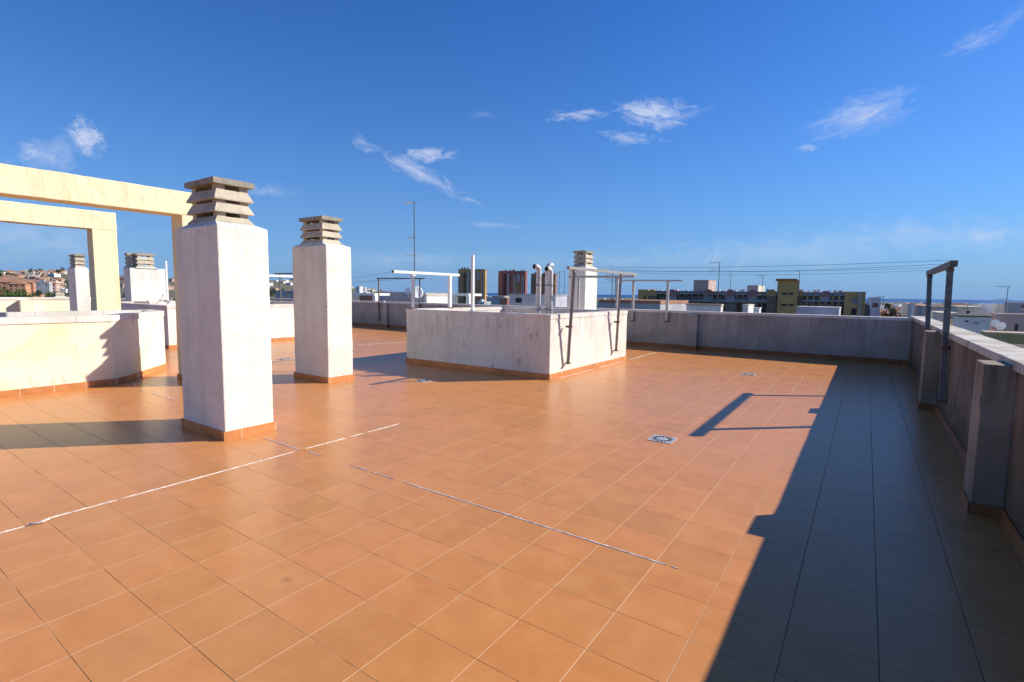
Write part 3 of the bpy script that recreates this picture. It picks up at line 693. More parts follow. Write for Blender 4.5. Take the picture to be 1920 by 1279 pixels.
# satellite dish on the left
def dish(px, py, depth, r, label, yaw, tilt=18, mast=1.2, group=None):
    p = at(px, py, depth)
    t = thing('satellite_dish', (p.x, p.y, p.z-mast), label, 'satellite dish', group, rz=yaw)
    mb = MB(); rings = []
    tl = Matrix.Rotation(R_(-tilt), 4, 'X')
    for s_ in (0, 1):
        for i in range(0, 7):
            f = i/6; rr = r*f
            if i == 0: rings.append([mb.bm.verts.new(tl @ Vector((0, 0.02*s_, 0))+Vector((0, 0, mast)))])
            else: rings.append([mb.bm.verts.new(tl @ Vector((rr*math.cos(2*PI*k/24), -0.22*r*f*f+0.012*s_, 1.08*rr*math.sin(2*PI*k/24)))+Vector((0, 0, mast))) for k in range(24)])
    for s_ in (0, 7):
        for k in range(24): mb.bm.faces.new((rings[s_][0], rings[s_+1][k], rings[s_+1][(k+1) % 24]))
        for i in range(1, 6):
            for k in range(24): mb.bm.faces.new((rings[s_+i][k], rings[s_+i][(k+1) % 24], rings[s_+i+1][(k+1) % 24], rings[s_+i+1][k]))
    for k in range(24): mb.bm.faces.new((rings[6][k], rings[6][(k+1) % 24], rings[13][(k+1) % 24], rings[13][k]))
    mb.build('reflector', M['steel_white'], t, smooth=True)
    mb = MB(); e = tl @ Vector((0, -r*1.1, -r*.35))+Vector((0, 0, mast)); b0 = tl @ Vector((0, -.2*r, -r))+Vector((0, 0, mast))
    mb.bar(b0, e, .018*r/.4); mb.build('feed_arm', M['galv'], t)
    mb = MB(); mb.bar(e, e+Vector((0, .1*r, .12*r)), .12*r, .12*r, seg=10); mb.build('receiver', M['galv'], t)
    mb = MB(); mb.bar((0, .06*r, 0), (0, .06*r, mast), .05, .05, seg=8); mb.build('mast', M['galv'], t)
dish(279, 552, 17.6, .40, 'large white satellite dish in front of the wide chimney block', R_(136), 12, mast=.9)

# ------------------------------------------------------------------ floor drains and sealant lines
def drain(x, y, label, s=0.135):
    t = thing('floor_drain', (x, y, 0.0), label, 'floor drain', 'square floor drains')
    mb = MB(); mb.box(-s, s, -s, s, 0.001, 0.006, .002); fr = mb.build('plate', M['drain'], t)
    mb = MB()
    for k in range(14):
        a = 2*PI*k/14; r0, r1 = s*.50, s*.80; w = .16
        q = [(r*math.cos(a+da), r*math.sin(a+da), .0075) for r, da in ((r0, -w), (r1, -w*.8), (r1, w*.8), (r0, w))]
        mb.bm.faces.new([mb.bm.verts.new(p) for p in q])
    mb.build('slots', M['black'], t)
    mb = MB(); mb.tube([(0, 0, .0062), (0, 0, .0085)], s*.40, 20); mb.build('grate_centre', M['drain'], t)
    mb = MB()
    for r0, r1 in ((.84, .90),):
        for k in range(28):
            a, b = 2*PI*k/28, 2*PI*(k+1)/28
            mb.bm.faces.new([mb.bm.verts.new((s*r*math.cos(q), s*r*math.sin(q), .0072)) for r, q in ((r0, a), (r1, a), (r1, b), (r0, b))])
    mb.build('grate_rim', M['steel_rust'], t)
drain(-1.82, 5.70, 'nearest floor drain, grey and square, in the sunny floor left of the frame shadow')
drain(-1.95, 11.63, 'small floor drain in the sun near the far parapet, right of centre')
drain(-6.67, 6.78, 'floor drain at the edge of the shadow in front of the central light well')
drain(-11.3, 6.85, 'far floor drain glimpsed between the two near chimneys')
def sealant(segs, label, w=0.011, wob=0.003):
    """white joint filler lying in the expansion joint: the broken stretches of one strip"""
    o0 = Vector((*segs[0][0], 0)); t = thing('sealant_strip', o0, label, 'joint sealant')
    for (a, b) in segs:
        mb = MB(); a, b = Vector((*a, 0)), Vector((*b, 0)); L = (b-a).length; n = max(2, int(L/.05)); d = (b-a).normalized(); nn = Vector((-d.y, d.x, 0)); pr = None
        for i in range(n+1):
            p = a.lerp(b, i/n)+nn*wob*mnoise.noise(Vector((a.x+i*.8, a.y, 3)))*2; ww = w*(.45+1.3*abs(mnoise.noise(Vector((i*.9, a.x, a.y)))))*(0.35 if i in (0, n) else 1)
            h = .003+.002*random.random()
            cur = [mb.bm.verts.new(p+nn*s*ww/2+Vector((0, 0, z))-o0) for s, z in ((-1, .0008), (-.6, h), (.6, h), (1, .0008))]
            if pr:
                for k in range(3): mb.bm.faces.new((pr[k], pr[k+1], cur[k+1], cur[k]))
            pr = cur
        mb.build('stretch', M['sealant'], t)
XJ, YJ = -4.70, 3.008
sealant([((XJ+.03, .1), (XJ+.03, .90)), ((XJ, 1.01), (XJ, 1.42)), ((XJ, 1.45), (XJ-.01, 2.93))], 'white sealant strip running from the lower left up to the crossing by the nearest chimney', .013)
sealant([((XJ-.01, 3.06), (XJ, 3.55)), ((XJ, 3.62), (XJ, 3.80)), ((XJ, 3.86), (XJ, 4.36))], 'short white sealant dashes running away to the right from the crossing', .012)
sealant([((-4.86, 12.3), (-4.86, 14.25)), ((-4.84, 8.6), (-4.85, 10.2)), ((-4.85, 10.5), (-4.85, 11.9))], 'far white sealant strip along the right foot of the central light well', .012)
sealant([((-5.42, YJ), (-4.74, YJ)), ((-4.60, YJ), (-4.38, YJ+.003))], 'short white sealant strip from the foot of the nearest chimney to the crossing', .013)
sealant([((-3.93, YJ+.005), (-3.66, YJ)), ((-3.62, YJ), (-3.32, YJ))], 'broken white sealant dashes right of the crossing', .009)
sealant([((-3.20, YJ), (-0.90, YJ)), ((-.88, YJ), (-.83, YJ-.002))], 'long white sealant strip slanting down to the right across the middle of the floor', .015)
sealant([((-10.38, 3.50), (-10.0, 3.36)), ((-9.6, 3.32), (-9.45, 3.30)), ((-9.1, 3.30), (-8.75, 3.28)), ((-8.7, 3.3), (-8.3, 3.27))], 'crumbling sealant left of the nearest chimney by the cream wall', .016, .012)
sealant([((-12.75, 10.1), (-12.3, 11.3)), ((-12.28, 11.35), (-12.2, 11.8))], 'far white sealant strip between the second chimney and the central light well', .012)
o = None
mb = MB(); a, b = Vector((-4.655, .90, .012)), Vector((-4.61, 1.0, .03))
mb.tube([a-a, (b-a)*.5+Vector((.004, 0, -.008)), b-a], .007, 8)
tag(mb.build('sealant_scrap', M['sealant'], loc=a), 'loose curled end of white sealant lying at the lower left', 'joint sealant')

HAZE = 0
# ------------------------------------------------------------------ the town below: ground, hill, sea
def hz(px): return 545.0 + 0.0142*(px-700)
def elev(px, k):
    d = ray(px, hz(px)-k); return math.degrees(math.atan2(d.x, d.y)), d.z/math.hypot(d.x, d.y)
HT = sorted([elev(px, k) for px, k in ((-900, 10), (-300, 20), (0, 21), (60, 24), (110, 25), (200, 22), (320, 17), (430, 18), (505, 16.5), (549, 14), (610, 8), (680, 2.0), (760, -3), (1000, -5.5))])
HT = [(-180, 0.003)] + HT + [(40, -0.0075), (180, -.006)]
GZ = -16.0
def hill(x, y):
    r = math.hypot(x, y); az = math.degrees(math.atan2(x, y))
    for (a0, e0), (a1, e1) in zip(HT, HT[1:]):
        if a0 <= az <= a1:
            e = e0+(e1-e0)*(az-a0)/(a1-a0); break
    else: e = -0.006
    top = EYE + e*2600
    if e < -0.004: return GZ
    f = min(1, max(0, (r-520)/(2600-520))); f = f*f*(3-2*f)
    z = GZ + (top-GZ)*(0.35*min(1, max(0, (r-520)/2080)) + 0.65*f)
    z += 2.5*f*mnoise.noise(Vector((x*.004, y*.004, 0)))
    return z
def ground_mat():
    m, t, b = newmat('dry_town_ground'); v = coords(t)
    n = noise(t, v, .02, 8, .7); c = ramp(t, n, [(.35, (.16, .13, .085)), (.5, (.09, .10, .05)), (.62, (.22, .18, .13)), (.75, (.12, .12, .07))])
    t.links.new(c, b.inputs['Base Color']); b.inputs['Roughness'].default_value = .95; return m
M['ground'] = ground_mat()
mb = MB(); rs = [6, 60, 200, 520, 700, 900, 1150, 1400, 1700, 2000, 2300, 2600, 3000]; NA = 180; rings = []
for r in rs:
    rings.append([mb.bm.verts.new((r*math.sin(2*PI*k/NA), r*math.cos(2*PI*k/NA), hill(r*math.sin(2*PI*k/NA), r*math.cos(2*PI*k/NA)) if r < 2900 else hill(.866*r*math.sin(2*PI*k/NA), .866*r*math.cos(2*PI*k/NA))-4)) for k in range(NA)])
mb.bm.faces.new(rings[0][::-1])
for A, B in zip(rings, rings[1:]):
    for k in range(NA): mb.bm.faces.new((A[k], A[(k+1) % NA], B[(k+1) % NA], B[k]))
tag(mb.build('terrain', M['ground']), kind='structure')
m, t_, b_ = newmat('sea_water'); b_.inputs['Base Color'].default_value = (0.010, 0.085, 0.23, 1); b_.inputs['Roughness'].default_value = .45
b_.inputs['Specular IOR Level'].default_value = .25
bump(t_, b_, noise(t_, coords(t_), .06, 6, .7), .6, 1.0); M['sea'] = m
mb = MB(); mb.prism([(16000*math.cos(2*PI*k/96), 16000*math.sin(2*PI*k/96)) for k in range(96)], GZ-3, GZ-1.2)
tag(mb.build('sea', M['sea']), kind='structure')

def cm(name, col, var=.25, scale=.35, rough=.85):
    if name not in M: M[name] = simple(name, col, rough, 0, var, scale, spec=.2)
    return M[name]
cm('far_white', (.74, .72, .70)); cm('far_cream', (.68, .60, .48)); cm('far_sand', (.56, .45, .33)); cm('far_pink', (.55, .40, .34))
cm('far_orange', (.58, .30, .18)); cm('far_peach', (.66, .44, .30)); cm('far_grey', (.40, .40, .42)); cm('roof_tile', (.36, .19, .12)); cm('roof_flat', (.40, .36, .33))
cm('far_ochre', (.60, .36, .14)); cm('far_red', (.42, .15, .13)); cm('far_brown', (.42, .22, .12)); cm('lilac', (.52, .50, .56)); cm('olive', (.30, .30, .16))
cm('roof_dark', (.10, .06, .05)); cm('far_dark', (.05, .045, .045)); cm('brick', (.30, .15, .10)); cm('balcony_rail', (.30, .30, .30))

# ---- generic town houses: wall, roof, windows
def make_house(w, d, h, wall, roof='flat', storeys=2, detail=True, seed=0, glass='far_dark'):
    """returns an Empty at the house's foot; the near corner is (0,0), the body runs to (-w, d)"""
    rnd = random.Random(seed)
    t = bpy.data.objects.new('house', None); C.objects.link(t)
    mb = MB(); mb.box(-w, 0, 0, d, -8, h); mb.build('wall', M[wall], t)
    if roof == 'flat':
        mb = MB()
        for a in ((-w-.1, .1, -.1, .25), (-w-.1, .1, d-.25, d+.1), (-w-.1, -w+.25, .25, d-.25), (-.25, .1, .25, d-.25)): mb.box(*a, h, h+.7)
        mb.build('roof_parapet', M[wall], t)
        if w > 5 and rnd.random() < .8:
            hx, hy = -w*rnd.uniform(.3, .7), d*rnd.uniform(.3, .6); mb = MB(); mb.box(hx-1.6, hx+1.6, hy-1.4, hy+1.4, h, h+2.5)
            mb.box(hx-1.8, hx+1.8, hy-1.6, hy+1.6, h+2.5, h+2.65); mb.build('stair_hut', M[wall], t)
    else:
        mb = MB(); e = .35; zt = h+min(w, d)*.24
        o_ = [(-w-e, -e, h), (e, -e, h), (e, d+e, h), (-w-e, d+e, h)]
        if w > d: c = [(-w+d/2, d/2, zt), (-d/2, d/2, zt)]
        else: c = [(-w/2, w/2, zt), (-w/2, d-w/2, zt)]
        V = [mb.bm.verts.new(p) for p in o_]; U = [mb.bm.verts.new((p[0], p[1], h-.2)) for p in o_]; c = [mb.bm.verts.new(p) for p in c]
        for k in range(4): mb.bm.faces.new((U[k], U[(k+1) % 4], V[(k+1) % 4], V[k]))
        mb.bm.faces.new(U[::-1])
        if w > d: fs = ((V[0], V[1], c[1], c[0]), (V[1], V[2], c[1]), (V[2], V[3], c[0], c[1]), (V[3], V[0], c[0]))
        else: fs = ((V[0], V[1], c[0]), (V[1], V[2], c[1], c[0]), (V[2], V[3], c[1]), (V[3], V[0], c[0], c[1]))
        for f in fs: mb.bm.faces.new(f)
        mb.build('roof', M['roof_tile'], t)
    if detail:
        for s in range(storeys):
            zc = h-1.7-s*3.0
            if zc < 1 and s: break
            n = max(1, int(w/3.2)); 
            for k in range(n):
                xk = -w*(k+.5)/n + rnd.uniform(-.3, .3); ww = rnd.choice((.9, 1.1, 1.6)); mb = MB(); mb.box(xk-ww/2, xk+ww/2, -.03, .02, zc-.7, zc+.6); mb.build('window', M[glass], t)
            n = max(1, int(d/3.6))
            for k in range(n):
                yk = d*(k+.5)/n; mb = MB(); mb.box(-.02, .03, yk-.5, yk+.5, zc-.7, zc+.6); mb.build('window', M[glass], t)
    return t
def put(t, x, y, z, label, cat, group=None, rz=0, name=None, sc=1.0):
    t.location = (x, y, z); t.rotation_euler = (0, 0, rz); t.scale = (sc, sc, sc)
    if name: t.name = name
    return tag(t, label, cat, group)

# ---- blocks of known outline: near corner, left end, right end read as bearings, at a real distance
def block(name, label, cat, pl, pc, pr, ytop, depth, wall, zb=-16, top='coping', cop=None, windows=(), group=None, th=.12, capmat=None):
    c = at(pc, ytop, depth)
    if pc < 1625:
        l = at_y(pl, ytop, c.y).x if pl is not None else c.x-8; r = at_x(pr, ytop, c.x).y if pr is not None else c.y+8
        x0, x1, y0, y1 = l, c.x, c.y, r
    else:
        y1 = at_x(pl, ytop, c.x).y if pl is not None else c.y+8; x1 = at_y(pr, ytop, c.y).x if pr is not None else c.x+10
        x0, y0 = c.x, c.y
    if y1 < y0: y1 = y0+6
    t = thing(name, (x0, y0, zb), label, cat, group); W_, D_, H_ = x1-x0, y1-y0, c.z-zb
    mb = MB(); mb.box(0, W_, 0, D_, 0, H_-(th if top else 0)); mb.build('wall', M[wall], t)
    if top:
        mb = MB(); mb.box(-.06, W_+.06, -.06, D_+.06, H_-th, H_); mb.build('roof', M[capmat or wall], t)
    for (a, b_, z0, z1, mat) in windows:         # window given by bearings and heights in the picture
        if pc < 1625 and a >= pc:
            p, q = at_x(a, z0, x1), at_x(b_, z1, x1); bx = (W_-.02, W_+.04, p.y-y0, q.y-y0)
        elif pc >= 1625 and b_ <= pc:
            p, q = at_x(a, z0, x0), at_x(b_, z1, x0); bx = (-.04, .02, min(p.y, q.y)-y0, max(p.y, q.y)-y0)
        else:
            p, q = at_y(a, z0, y0), at_y(b_, z1, y0); bx = (p.x-x0, q.x-x0, -.04, .02)
        mb = MB(); mb.box(*bx, min(p.z, q.z)-zb, max(p.z, q.z)-zb); wv = mb.build('window', M[mat], t)
        mb = MB(); cxm = .07*depth/60
        mb.box(bx[0]-cxm, bx[1]+cxm, bx[2]-.05, bx[3], min(p.z, q.z)-zb-cxm, min(p.z, q.z)-zb); mb.build('sill', M['far_white'], wv)
    return t
def slab(name, label, cat, px0, px1, y0, y1, depth, th, mat, parts=(), group=None):
    pass

block('house', 'flat roofed grey lilac building with two windows behind the central light well', 'building', 955, 1042, 1064, 552, 46, 'lilac',
      windows=((967, 978, 559, 568, 'far_dark'), (990, 998, 561, 568, 'lilac')), capmat='far_grey')
block('house', 'grey rooftop block behind the dark clothes frame on the far parapet', 'building', 702, 797, 856, 548.5, 44, 'far_grey', capmat='far_grey')
block('house', 'lower white sunlit rooftop wall left of the ochre tower', 'building', 796, 800, 851, 551.5, 41, 'far_white', capmat='far_cream')
def pergola(label, pa, pb, ytop, ybot, depth, posts, yb):
    a = at(pa, ytop, depth); b = at_y(pb, ytop, a.y) if True else None
    t = thing('rooftop_pergola', (a.x, a.y, -16), label, 'pergola'); L = b.x-a.x; zt = a.z+16; zb_ = at(pa, ybot, depth).z+16
    mb = MB(); mb.box(0, L, 0, 1.6, zb_, zt); mb.build('roof_slab', M['far_white'], t)
    for px in posts:
        x = at_y(px, ytop, a.y).x-a.x; mb = MB(); mb.box(x-.16, x+.16, .05, .4, 12, zb_); mb.build('post', M['far_white'], t)
    mb = MB(); mb.box(0, L, 0, 6, 0, 12); mb.build('wall', M['far_cream'], t)
pergola('white rooftop pergola just left of the ochre tower', 846, 879, 550, 554.5, 40, (848, 876), 566)
pergola('white rooftop slab right of the second chimney, over a brick wall', 660, 702, 549, 553.5, 42, (664, 700), 562)
block('house', 'terracotta brick wall under the white slab right of the second chimney', 'building', 672, 699, 703, 553.8, 44, 'brick', top=None)
block('house', 'pale seafront hotel block on the skyline right of the second chimney', 'building', 667, 674, 681, 537, 620, 'far_white', windows=((668, 672, 540, 542, 'far_grey'),))
block('house', 'dark grey roofed house between the two near chimneys', 'building', 516, 560, 575, 546, 70, 'far_grey', windows=((535, 540, 552, 556, 'far_peach'), (541, 547, 551, 556, 'far_cream')), capmat='far_grey')
block('house', 'grey green house below the red tower', 'building', 921, 946, 957, 555, 120, 'far_grey', capmat='far_cream')
block('house', 'small brown house left of the grey lilac building', 'building', 937, 951, 960, 558, 70, 'brick', capmat='far_sand')
block('house', 'white gabled wall with a tan top in front of the long ochre apartments', 'building', 1287, 1352, 1356, 570.5, 60, 'far_white', capmat='far_sand', th=.25)
block('house', 'long low brown roofed house right of the light well chimney', 'building', 1124, 1238, 1290, 564, 75, 'far_grey', capmat='roof_tile', th=.5)
block('house', 'small white house in front of the long ochre apartments', 'building', 1393, 1403, 1414, 571, 75, 'far_white', capmat='far_cream')
block('house', 'tiny white stair hut right of the gabled white wall', 'building', 1413, 1424, 1427, 577, 62, 'far_white')
block('house', 'lilac parapet block before the right end of the long apartments', 'building', 1494, 1574, 1577, 576.5, 70, 'lilac', capmat='lilac')
block('house', 'white rooftop machine house rising behind the long ochre apartments', 'building', 1301, 1329, 1343, 525, 190, 'far_pink')
block('house', 'second, lower machine house behind the long apartments near the ochre tower block', 'building', 1401, 1422, 1434, 535, 190, 'far_cream')
block('house', 'large pale flat roofed building right of the long apartments', 'building', 1624, 1712, 1716, 568, 85, 'far_white', capmat='far_grey')
block('house', 'white house with a brown upper room right of the long apartments', 'building', 1628, 1634, 1652, 557.5, 150, 'far_white', windows=((1636, 1646, 568, 577, 'brick'),))
block('house', 'dark brown roofed low house at the far corner of the parapets', 'building', 1690, 1730, 1770, 574, 110, 'far_grey', capmat='roof_tile')
block('house', 'beige house with a stepped roof beyond the right parapet frame', 'building', 1780, 1798, 1843, 574.5, 90, 'far_cream', windows=((1812, 1818, 583, 588, 'far_dark'),))
block('house', 'white house with a dark roof line and small windows beyond the right parapet', 'building', 1788, 1797, 1859, 591.5, 48, 'far_white', capmat='far_dark', th=.1,
      windows=((1809, 1816, 601, 604, 'far_dark'), (1826, 1835, 604, 608, 'far_grey'), (1842, 1848, 602, 604, 'far_grey')))
block('house', 'tall grey house with a brown window at the right edge of the picture', 'building', 1884, 1891, 1960, 567, 80, 'far_grey', capmat='far_sand', windows=((1915, 1921, 572, 578, 'brick'),))
block('house', 'pinkish house with a blue shutter at the right edge of the picture', 'building', 1860, 1868, 1960, 588, 50, 'far_pink', windows=((1903, 1908, 607, 621, 'glass'), (1884, 1890, 610, 613, 'far_grey')))
block('house', 'small peach upper room left of the white house beyond the parapet', 'building', 1772, 1780, 1794, 594, 52, 'far_peach', capmat='far_dark', th=.1)
block('house', 'pale low terrace house beyond the right parapet frame', 'building', 1745, 1760, 1797, 586, 75, 'far_cream')
block('garden_wall', 'olive green wall beyond the right parapet under the pinkish house', 'wall', 1840, 1849, 1960, 622, 33, 'olive', capmat='far_sand', th=.1)
t = thing('house', (2.4, 3, -16), 'low neighbouring block with a dark brown flat roof just outside the right parapet', 'building')
mb = MB(); mb.box(0, 3.1, 0, 24, 0, 15.7); mb.build('wall', M['far_pink'], t)
mb = MB(); mb.box(-.1, 3.2, -.1, 24.1, 15.7, 15.95); mb.build('roof', M['roof_dark'], t)

# ---- the three residential towers
def tower(pc, ytop, depth, w, col, side, label, seed=0, narrow=False):
    c = at(pc, ytop, depth); H = c.z-GZ; ang = math.atan2(c.x, c.y)
    t = thing('tower_block', (c.x, c.y, GZ), label, 'tower block', 'residential towers by the sea', rz=-ang)
    a = w/2; dd = w*.62
    mb = MB(); P = [(-a, dd*.55), (-a, .30*dd), (-a*.80, .10*dd), (-a*.42, 0.02*dd), (-a*.10, 0), (-a*.10, -.04*dd), (a*.88, -.04*dd), (a, .06*dd), (a, dd*.7), (a*.7, dd), (-a*.6, dd)]
    mb.prism(P, 0, H); mb.build('wall', M[col], t)
    mb = MB(); P2 = [(x*1.015, y*1.015-.2) for x, y in P]; mb.prism(P2, H, H+.8); mb.build('roof_parapet', M[side], t)
    fl = int(H/3.05)
    # two pale framed strips of windows
    for sx in (.06*a, .62*a):
        mb = MB(); mb.box(sx, sx+.16*a, -.045*dd-.25, -.04*dd, 3, H-5.2); st = mb.build('window_bay', M['far_cream'], t)
        for k in range(fl-3):
            z = H-7.4-k*3.05
            if z < 2: break
            mb = MB(); mb.box(sx+.035*a, sx+.125*a, -.045*dd-.45, -.045*dd-.20, z, z+1.7); mb.build('window', M['far_dark'], t)
    mb = MB(); mb.box(.30*a, .50*a, -.045*dd-.6, -.04*dd, H-14, H-4); mb.build('glazed_bay', M['far_grey'], t)
    mb = MB(); mb.box(.26*a, .56*a, -.045*dd-.12, -.04*dd, 2, H-14.2); mb.build('stair_panel', M[side], t)
    for k in range(fl-2):            # small windows by the right edge, balconies at the left
        z = H-5.5-k*3.05
        if z < 2: break
        mb = MB(); mb.box(a*.86-.5, a*.86+.3, -.05*dd-.05, -.04*dd, z, z+1.0); mb.build('window', M['far_dark'], t)
        mb = MB(); mb.prism([(-a-.6, dd*.5), (-a-.6, .28*dd), (-a*.86, .06*dd-.8), (-a*.70, .03*dd-.6), (-a*.74, .2*dd), (-a*.8, .5*dd)], z-1.2, z+.1); mb.build('balcony', M['balcony_rail'], t)
        mb = MB(); mb.box(-a*.62, -a*.44, .02*dd-.35, .1*dd, z-.6, z+1.2); mb.build('window', M['far_dark'], t)
        mb = MB(); mb.box(-a*.26, -a*.18, -.3, .1, z, z+.9); mb.build('window', M['far_dark'], t)
    mb = MB(); mb.box(-a*.40, -a*.24, -.5, .1, 0, H-3); mb.build('pilaster', M['far_grey'], t)
    rnd = random.Random(seed)
    for k in range(7):
        x = rnd.uniform(-.8, .8)*a; mb = MB(); hh = rnd.uniform(1.2, 2.6); ww = rnd.uniform(1, 3)
        mb.box(x, x+ww, 2, 5, H+.8, H+.8+hh); mb.build('roof_hut', M[rnd.choice((side, 'far_grey', 'far_pink'))], t)
    return t
tower(886, 506, 700, 39.0, 'far_ochre', 'far_brown', 'ochre residential tower, leftmost of the three on the skyline', 1)
tower(961.5, 509, 720, 41.0, 'far_red', 'far_brown', 'dull red residential tower, the middle one of the three on the skyline', 2)
tower(1020, 514, 830, 42.0, 'far_brown', 'far_brown', 'brown residential tower behind the flue pipes, rightmost of the three', 3)

# ---- the long apartment building
def fac(px, py):
    """point of its facade plane under this bearing"""
    d = ray(px, py); k = FA.dot(FN)-Vector((0, 0, EYE)).dot(FN); return Vector((0, 0, EYE)) + d*(k/d.dot(FN))
FA = at(1197, 560, 152); FB = at(1620, 560, 128); FA.z = FB.z = 0
FU = (FB-FA).normalized(); FN = Vector((FU.y, -FU.x, 0))
def uz(px, py): p = fac(px, py); return (p-FA).dot(FU), p.z-GZ
t = thing('apartment_building', (FA.x, FA.y, GZ), 'long ochre and dull pink apartment building with round gables and dark loggias', 'building', rz=math.atan2(FU.y, FU.x))
def fbox(name, px0, px1, py0, py1, out, back, mat, par=None):
    u0, z1 = uz(px0, py0); u1, z0 = uz(px1, py1); um, zt = uz((px0+px1)/2, py0); _, zb_ = uz((px0+px1)/2, py1)
    mb = MB(); mb.box(min(u0, u1), max(u0, u1), -out, back, min(zt, zb_), max(zt, zb_)); return mb.build(name, M[mat], par or t)
Lb = (FB-FA).length
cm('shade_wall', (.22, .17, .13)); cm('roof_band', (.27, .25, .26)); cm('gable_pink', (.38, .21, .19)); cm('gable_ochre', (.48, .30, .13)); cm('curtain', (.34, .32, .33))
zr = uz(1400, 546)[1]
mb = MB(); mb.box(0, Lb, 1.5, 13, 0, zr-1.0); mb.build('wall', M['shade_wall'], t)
mb = MB(); mb.box(.5, Lb-.5, -.3, 13.2, zr-.95, zr-.1); mb.build('roof_band', M['roof_band'], t)
fbox('floor_slab', 1218, 1590, 566.5, 568.5, .2, 1.6, 'shade_wall')
fbox('end_wall', 1197, 1214, 543, 600, .4, 10, 'far_ochre'); fbox('end_wall', 1584, 1619, 547, 600, .4, 10, 'far_ochre')
w = fbox('window', 1598, 1607, 559, 570, .45, 0, 'curtain'); fbox('window', 1596, 1605, 578, 590, .45, 0, 'far_dark'); fbox('pilaster', 1610, 1613, 548, 600, .6, 0, 'far_sand')
fbox('window', 1208, 1211, 556, 561, .45, 0, 'far_dark')
for px, mat_ in ((1223, 'gable_ochre'), (1260, 'gable_pink'), (1328, 'gable_pink'), (1369, 'gable_pink'), (1411, 'gable_pink'), (1446, 'gable_ochre'), (1496, 'gable_ochre'), (1547, 'gable_pink')):
    u0, z0 = uz(px-9.5, 555); u1, _ = uz(px+9.5, 555); _, zt = uz(px, 542.5 if px < 1500 else 545.5); cu, r = (u0+u1)/2, (u1-u0)/2
    zc = zt-r; P = [(cu+r*math.cos(PI*k/14), zc+r*math.sin(PI*k/14)) for k in range(15)]+[(cu-r, z0), (cu+r, z0)]
    mb = MB(); f = [mb.bm.verts.new((p[0], -.5, p[1])) for p in P]; g_ = [mb.bm.verts.new((p[0], .6, p[1])) for p in P]; n = len(P)
    mb.bm.faces.new(f); mb.bm.faces.new(g_[::-1])
    for k in range(n): mb.bm.faces.new((f[k], f[(k+1) % n], g_[(k+1) % n], g_[k]))
    mb.build('gable', M[mat_], t)
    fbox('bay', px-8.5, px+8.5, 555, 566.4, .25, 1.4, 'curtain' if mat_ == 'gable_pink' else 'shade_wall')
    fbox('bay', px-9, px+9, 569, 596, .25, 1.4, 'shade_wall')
for px in range(1236, 1585, 12):
    if 1452 < px < 1500: continue
    fbox('column', px-.6, px+.6, 553, 596, .1, .5, 'gable_ochre' if px > 1500 else 'shade_wall')
    if px % 3 == 0: fbox('window', px+2, px+9, 556, 565, -.9, 1.45, 'far_dark' if px % 2 else 'curtain')
    fbox('railing', px+.8, px+11, 562, 566.4, .12, 0, 'balcony_rail')
# tower part with an overhanging roof
a_ = fbox('stair_tower', 1460, 1492, 525, 600, 1.2, 7, 'far_ochre'); fbox('roof', 1456, 1494, 523, 526, 2.0, 7.4, 'far_brown')
fbox('stair_tower', 1492.2, 1498, 525, 548, .8, 6, 'far_white')  # lit face of the tower, its sunlight put in as a white box
for y_ in (549, 570):
    fbox('window', 1465, 1475, y_, y_+3.4, 1.25, 0, 'far_dark'); fbox('window', 1478, 1487, y_, y_+3.4, 1.25, 0, 'far_dark')
for px in (1214, 1229, 1235, 1263, 1283, 1345, 1352, 1358, 1378, 1389, 1394, 1440, 1508, 1519, 1532, 1540, 1560, 1573, 1581):
    hh = random.uniform(2, 5); fbox('chimney_pot', px-1.5, px+1.5, 546.5-hh, 548, -3-random.random()*4, 9, random.choice(('far_white', 'far_pink', 'far_grey')))

# ---- antennas
def antenna(px, ybase, ytop, depth, label, heads=((0, 'y'),), r=.03, group='TV antennas on masts', zb=None, thick=1.0):
    b = at(px, ybase, depth); tp = at(px, ytop, depth); zb = b.z if zb is None else zb
    t = thing('tv_antenna', (b.x, b.y, zb), label, 'antenna', group); H = tp.z-zb
    mb = MB(); mb.bar((0, 0, 0), (0, 0, H), r*2, r*2, seg=6); mb.build('mast', M['steel_dark'], t)
    for dz, kind in heads:
        z = H-dz; L = .9*thick; th = .02*thick*max(1, depth/60)
        rot = R_(random.uniform(-25, 25)); ux = Vector((-math.cos(rot), -math.sin(rot), 0)); n_ = Vector((-ux.y, ux.x, 0))
        mb = MB(); mb.bar(-ux*.25*L+Vector((0, 0, z)), ux*L+Vector((0, 0, z)), th, th); bo = mb.build('boom', M['steel_rust'], t)
        mb = MB()
        for k in range(5):
            c = ux*(L*(.25+.17*k))+Vector((0, 0, z)); mb.bar(c-n_*.22*thick, c+n_*.22*thick, th*.7, th*.7)
            mb.bar(c-Vector((0, 0, .12*thick)), c+Vector((0, 0, .12*thick)), th*.6, th*.6)
        mb.build('element', M['steel_rust'], bo)
    return t
antenna(777.5, 566, 381, 43, 'tall thin mast with three antennas rising behind the white clothes frame', ((.05, 'y'), (2.9, 'y'), (4.4, 'y')), r=.045, thick=1.25)
antenna(1345, 580, 492, 62, 'antenna mast standing before the long apartments', ((.05, 'y'), (.9, 'y')), r=.04, thick=1.4)
antenna(1048, 553, 510, 60, 'antenna with two heads behind the flue pipes', ((.1, 'y'), (1.3, 'y')), r=.03, thick=1.0)
antenna(1058, 553, 508, 60, 'slim antenna between the flue pipes and the chimney', ((.1, 'y'),), r=.025, thick=1.0)
antenna(1147, 556, 513, 55, 'antenna mast just right of the light well chimney', ((.1, 'y'), (.6, 'y')), r=.04, thick=1.0)
antenna(1153, 556, 520, 55, 'shorter antenna mast beside its taller neighbour right of the chimney', ((.1, 'y'), (.4, 'y')), r=.04, thick=1.0)
